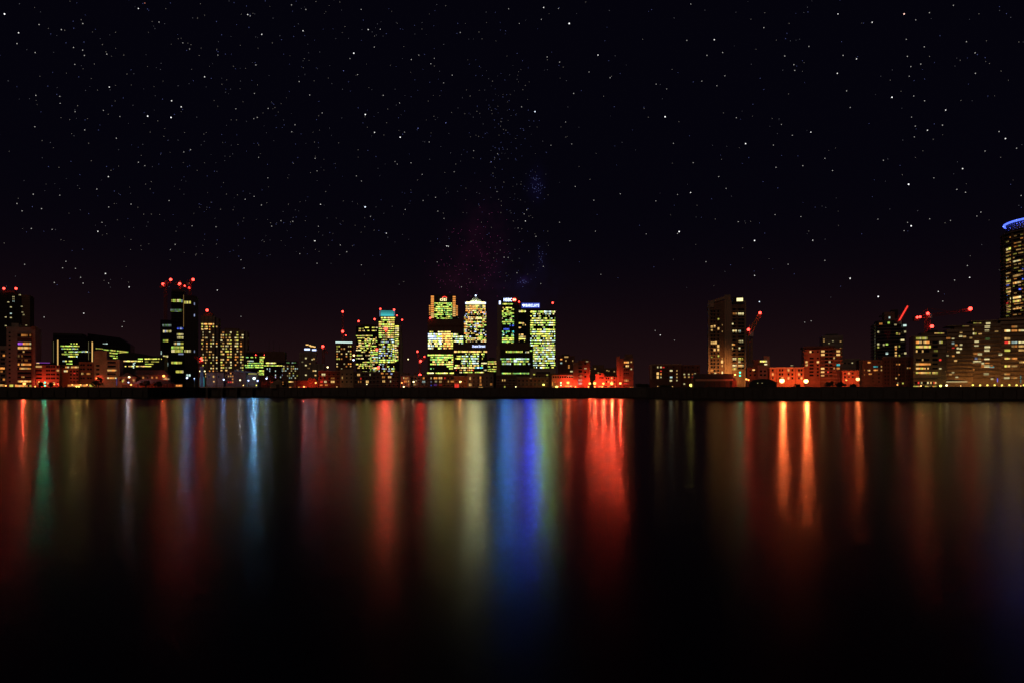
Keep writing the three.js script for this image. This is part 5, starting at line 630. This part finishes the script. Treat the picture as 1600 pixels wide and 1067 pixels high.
function navLights(px, y0, y1, d, label, I) { const X = (px - CX) / FOC * d, Y = (p) => EYE + (HZ - p) / FOC * d - LAND, o = thing('navigation_light', label, 'navigation light', V(X, LAND, -d), 0, 'green navigation lights'), top = Y(y0) + .8; part('pole', bar(V(0, -.2, 0), V(0, top, 0), .09, .07, 8), M.steel, o); part('base', boxG(-.4, .4, -.2, .3, -.4, .4), M.concrete, o); for (const p of [y0, y1]) { const g = part('lantern', BALL, lit.green ??= new THREE.MeshStandardMaterial({ color: 0x020a06, emissive: new THREE.Color().setRGB(.03, 1, .5), emissiveIntensity: 3 }), o); g.position.set(0, Y(p), .3); g.scale.setScalar(.42); part('bracket', boxG(-.08, .08, Y(p) - .5, Y(p) - .4, 0, .35), M.steel, o); flood(o, V(0, Y(p), .9), GRN, I * 1.5); } }
navLights(70, 597, 602, 352, 'pair of green lights on one pole before the purple-roofed terrace', 900);
navLights(876.4, 597.6, 601.4, 391, 'pair of green lights on one pole before the flat-roofed red terrace', 60);
navLights(1156.4, 581.6, 586.4, 312, 'pair of green lights on one pole before the corner-framed tower', 25);

function tree(px, d, top, w, label) { // tapered trunk with limbs and a crown of many small leaf clumps
  const s = d / FOC, h = EYE + (HZ - top) / FOC * d - LAND, R = w * s / 2, o = thing('tree', label, 'tree', V((px - CX) * s, LAND, -d), 0, 'dark trees on the bank'), br = [bar(V(0, -.2, 0), V(0, h * .5, 0), .28, .16, 8)], leaf = [], q = new THREE.Quaternion(), e = new THREE.Euler();
  for (let i = 0; i < 9; i++) { const a = rr(0, 6.28), y = h * rr(.25, .5); br.push(bar(V(0, y, 0), V(Math.cos(a) * R * rr(.4, .8), y + h * rr(.15, .35), Math.sin(a) * R * .7), .11, .03, 5)); }
  const base = new THREE.PlaneGeometry(.34, .22);
  for (let c = 0; c < 34; c++) { const a = rr(0, 6.28), t = Math.sqrt(rnd()), cy = h * rr(.3, .98), wr = R * Math.sqrt(Math.max(.06, 1 - ((cy / h - .6) / .46) ** 2)), ctr = V(Math.cos(a) * t * wr * .85, cy, Math.sin(a) * t * wr * .85), cr = R * rr(.16, .34); for (let k = 0; k < 60; k++) { const p = V(rr(-1, 1), rr(-1, 1), rr(-1, 1)); if (p.length() > 1) continue; q.setFromEuler(e.set(rr(0, 6.28), rr(0, 6.28), rr(0, 6.28))); leaf.push(base.clone().applyQuaternion(q).translate(ctr.x + p.x * cr, ctr.y + p.y * cr * .7, ctr.z + p.z * cr)); } }
  part('trunk', mergeGeometries(br), M.bark, o); part('crown', mergeGeometries(leaf), M.leaf, o);
}
tree(153, 362, 590, 15, 'round dark tree before the buff stepped block'); tree(146, 366, 596, 9, 'small dark shrub-like tree beside the round dark tree');
tree(62, 358, 597, 9, 'dark tree beside the green navigation lights'); tree(79, 360, 598, 9, 'bushy dark tree on the purple-roofed terrace side of the navigation lights');
tree(226, 374, 594, 16, 'low spreading dark tree before the curved pavilion roof'); tree(246, 376, 595.5, 14, 'second low dark tree before the curved pavilion roof');
tree(1297, 300, 596, 16, 'dark tree before the curved balcony block'); tree(1313, 300, 597, 18, 'broad dark tree between the balcony block and the short red terrace'); tree(1334, 299, 600, 12, 'low dark tree before the short red terrace');
tree(1246, 302, 600, 12, 'low dark tree between the twin floodlights'); tree(443, 398, 597, 8, 'dark tree between the barn-roofed shed and the lit porch'); tree(1000, 378, 599, 16, 'dark tree past the tall red fin tower'); tree(1040, 362, 601, 18, 'low dark tree below the dark square flats'); tree(1010, 374, 600, 14, 'spreading dark tree before the dark square flats');
b = new Building('shed', 'dark hump-backed river shed before the yellow terrace lamps', 1170, 1214, 304); { const pts = []; for (let i = 0; i <= 14; i++) { const f = i / 14; pts.push(new THREE.Vector2(b.u(1172 + 42 * f), b.y(597 - 5.6 * Math.sin(Math.PI * f) ** .7))); } pts.push(new THREE.Vector2(b.u(1214), 0), new THREE.Vector2(b.u(1172), 0)); part('shell', new THREE.ExtrudeGeometry(new THREE.Shape(pts), { depth: 6, bevelEnabled: false }).translate(0, 0, -6), M.dark, b.o); b.box('door', 1180, 1190, 600, null, .1, .2, M.timber); for (const x of [1184.4, 1191.4]) b.win(x, 598, 1.6, 1, 'w', .3); }

// ---------------------------------------------------------------- stars
{
  const R = 9000, A = `12,42,3 431,25,2 451,8,5 773,44,2 56,101,2 120,75 257,72 190,91 51,135 817,106,2 946,95,2 1150,91,2 1188,90 1105,165,3 1093,182 1438,100 1128,28 955,28 591,152 570,133 228,147 262,172 332,168 108,163 232,200 340,271,2 638,239,2 110,297 185,300 186,322 233,348 535,314,2 565,333,2 460,362,3 533,366,3 794,291 792,370 803,366 967,296 934,254 1117,232 1073,220,4 1308,171 1285,185 1357,181 1413,234 1386,258 1141,357,3 1170,413,2 1250,428,3 1264,412 911,411 921,389 1006,352 736,339 837,338 1197,297 1248,321 1306,400,4 1341,443 1393,383,4 263,405 107,395 362,431 373,363 807,491 573,474 594,467 984,494 990,533 1113,549 1129,565 1234,504 1241,512 1284,508 1319,544 1555,480 1535,505,4 1480,470 1419,536 431,506 451,517 337,551,2 301,590 338,646 408,637 527,626 317,694 304,722,2 161,716 96,713 67,658 128,651 102,606 185,609 51,635 836,555 765,622 793,613 816,640 1001,638,2 1141,646,6 1207,728,2 984,752,2 914,691 877,689 848,706 674,708 599,705 531,779 936,792 1063,765 1083,786 1157,676 1266,654 1322,626 1361,616 1368,659 1387,682 1401,769,2 1553,598 1588,804 1366,818 194,836 234,838 204,816 75,825 250,866 762,837 752,811 990,822 1129,827`;
  const B = `99,22,2 145,25 92,59 179,72,3 23,72 110,177 149,193 269,171,2 241,224 307,242 193,291 484,277 451,262 547,125 633,123,2 659,163 610,172 666,236 641,267 788,85 929,144 1020,42,2 1127,68,2 1227,42,7 1306,38 1381,15 1078,183,2 1036,172 1018,228,2 882,201 1237,175 1279,199 1248,207 1243,237 1290,145 1422,129 1449,164 1450,228 1047,283 1257,299 1189,303,3 1291,314 1357,343,2 1058,335 1347,390 1250,365 1262,393 1300,406,2 1259,427 1544,432,2 1579,462 1480,471 1524,410 479,364,3 702,367 843,388 935,412,2 877,422 731,448,3 505,447 979,494 1003,532 910,517 826,522 1162,500 1410,526,2 1241,575,3 1320,555 1419,600 1392,591 1593,610 647,551 670,588 559,601,2 518,607 339,605 450,627 198,582 256,625 72,348,6 30,333 122,453 42,690,2 38,668 46,655 19,712 75,738 98,832 523,723,3 518,729 708,692 823,670 759,751,3 941,750,2 904,676 1249,705,3 1227,720 1238,694 1372,688 1307,683 1467,662 1145,684 1425,829 1432,866,2 607,817 759,860,2 1058,868,2 979,813 864,825 278,857 181,752 261,722 149,694 420,730`;
  const list = []; for (const [s, off] of [[A, 0], [B, 800]]) for (const e of s.trim().split(/\s+/)) { const [x, y, k = 1] = e.split(',').map(Number); list.push([x / 2 + off, y / 2, k]); }
  for (const [x, y, k] of [[164, 427, 2], [125, 433, 1], [129, 442, 1], [169, 442, 1], [201, 448, 2], [84, 441, 1], [130, 489, 2], [68, 495, 1], [193, 502, 1], [190, 510, 1], [1187, 471, 6], [1329, 435, 2], [1373, 463, 3], [1268, 501, 1], [1258, 503, 1], [1032, 523, 2], [1054, 531, 1], [339, 453, 2], [376, 494, 1], [491, 376, 2], [570, 323, 6], [698, 384, 2], [721, 448, 1], [845, 443, 1], [1024, 516, 1], [1467, 455, 2], [1474, 470, 1]]) list.push([x, y, k]);
  const col = [null, [1, .96, .9], [1, .98, .95], [1, 1, 1], [.3, .35, 1], [1, .3, .2], [.75, .85, 1], [1, .6, .5]], gain = [0, .5, 1.1, 1.7, .6, .6, 1.6, 1.6], rad = [0, .52, .68, .85, .56, .56, .88, .88];
  const lab = [null, 'small white star in the night sky', 'white star brighter than most in the night sky', 'one of the brightest white stars in the night sky', 'small deep blue star in the night sky', 'small red star high in the night sky', 'bright bluish star in the night sky', 'bright pinkish star high in the night sky'];
  const geo = new THREE.OctahedronGeometry(1, 1), mats = col.map((c, i) => c && new THREE.MeshStandardMaterial({ color: 0, roughness: 1, emissive: new THREE.Color().setRGB(...c), emissiveIntensity: gain[i] }));
  while (list.length < 300) { const x = rnd() * 1600, y = rnd() ** 1.4 * 440; if (x < 900 || rnd() < .6) list.push([x, y, 1]); }
  for (const [x, y, k] of list.slice(0, 300)) { const m = new THREE.Mesh(geo, mats[k]); m.name = numbered('sky_star'); m.position.copy(dirOf(x, y).multiplyScalar(R)); m.scale.setScalar(rad[k] * rr(.85, 1.12) * R / FOC); m.userData = { label: lab[k], category: 'star', group: 'stars of the night sky' }; scene.add(m); }
  const tiny = new THREE.OctahedronGeometry(1, 0), faint = [[], [], [], []];
  for (const [x, y, a, c, n] of [[838, 288, 9, 17, 46], [818, 438, 7, 5, 22], [846, 402, 4, 12, 14], [748, 405, 30, 55, 90], [705, 430, 26, 24, 40], [792, 200, 30, 40, 40]]) for (let i = 0; i < n; i++) { const g = () => rnd() + rnd() + rnd() - 1.5, p = dirOf(x + a * 1.4 * g(), y + c * 1.4 * g()).multiplyScalar(R), s = rr(.28, .5) * R / FOC; faint[y < 350 || x > 800 ? 1 : 3].push(tiny.clone().scale(s, s, s).translate(p.x, p.y, p.z)); }
  for (let i = 0; i < 1900; i++) { let x, y; const t = rnd(); if (t < .62) { x = rr(-250, 1850); y = 470 - 730 * rnd() ** .8; } else if (t < .91) { x = 420 + 330 * (rnd() + rnd() - 1) * 1.5; y = rr(-50, 400); } else { x = 800 + 70 * (rnd() + rnd() - 1) + (440 - (y = rr(100, 445))) * -.05; } const p = dirOf(x, y).multiplyScalar(R), s = rr(.3, .52) * R / FOC; faint[Math.floor(rnd() * 3)].push(tiny.clone().scale(s, s, s).translate(p.x, p.y, p.z)); }
  const fm = [[.55, .55, .62, .2], [.3, .36, 1, .3], [.8, .72, .6, .3], [.8, .12, .45, .28]].map(([r, g, bl, k]) => new THREE.MeshStandardMaterial({ color: 0, emissive: new THREE.Color().setRGB(r, g, bl), emissiveIntensity: k }));
  faint.forEach((g, i) => { const m = new THREE.Mesh(mergeGeometries(g), fm[i]); m.name = ['sky_faint_grey_stars', 'sky_faint_blue_stars', 'sky_faint_warm_stars', 'sky_faint_magenta_stars'][i]; m.userData = { kind: 'stuff', label: ['sprinkling of faint grey stars', 'sprinkling of faint blue stars', 'sprinkling of faint warm stars', 'patch of faint magenta stars'][i] + ' too many to count', category: 'stars' }; scene.add(m); });
}
renderer.render(scene, camera);
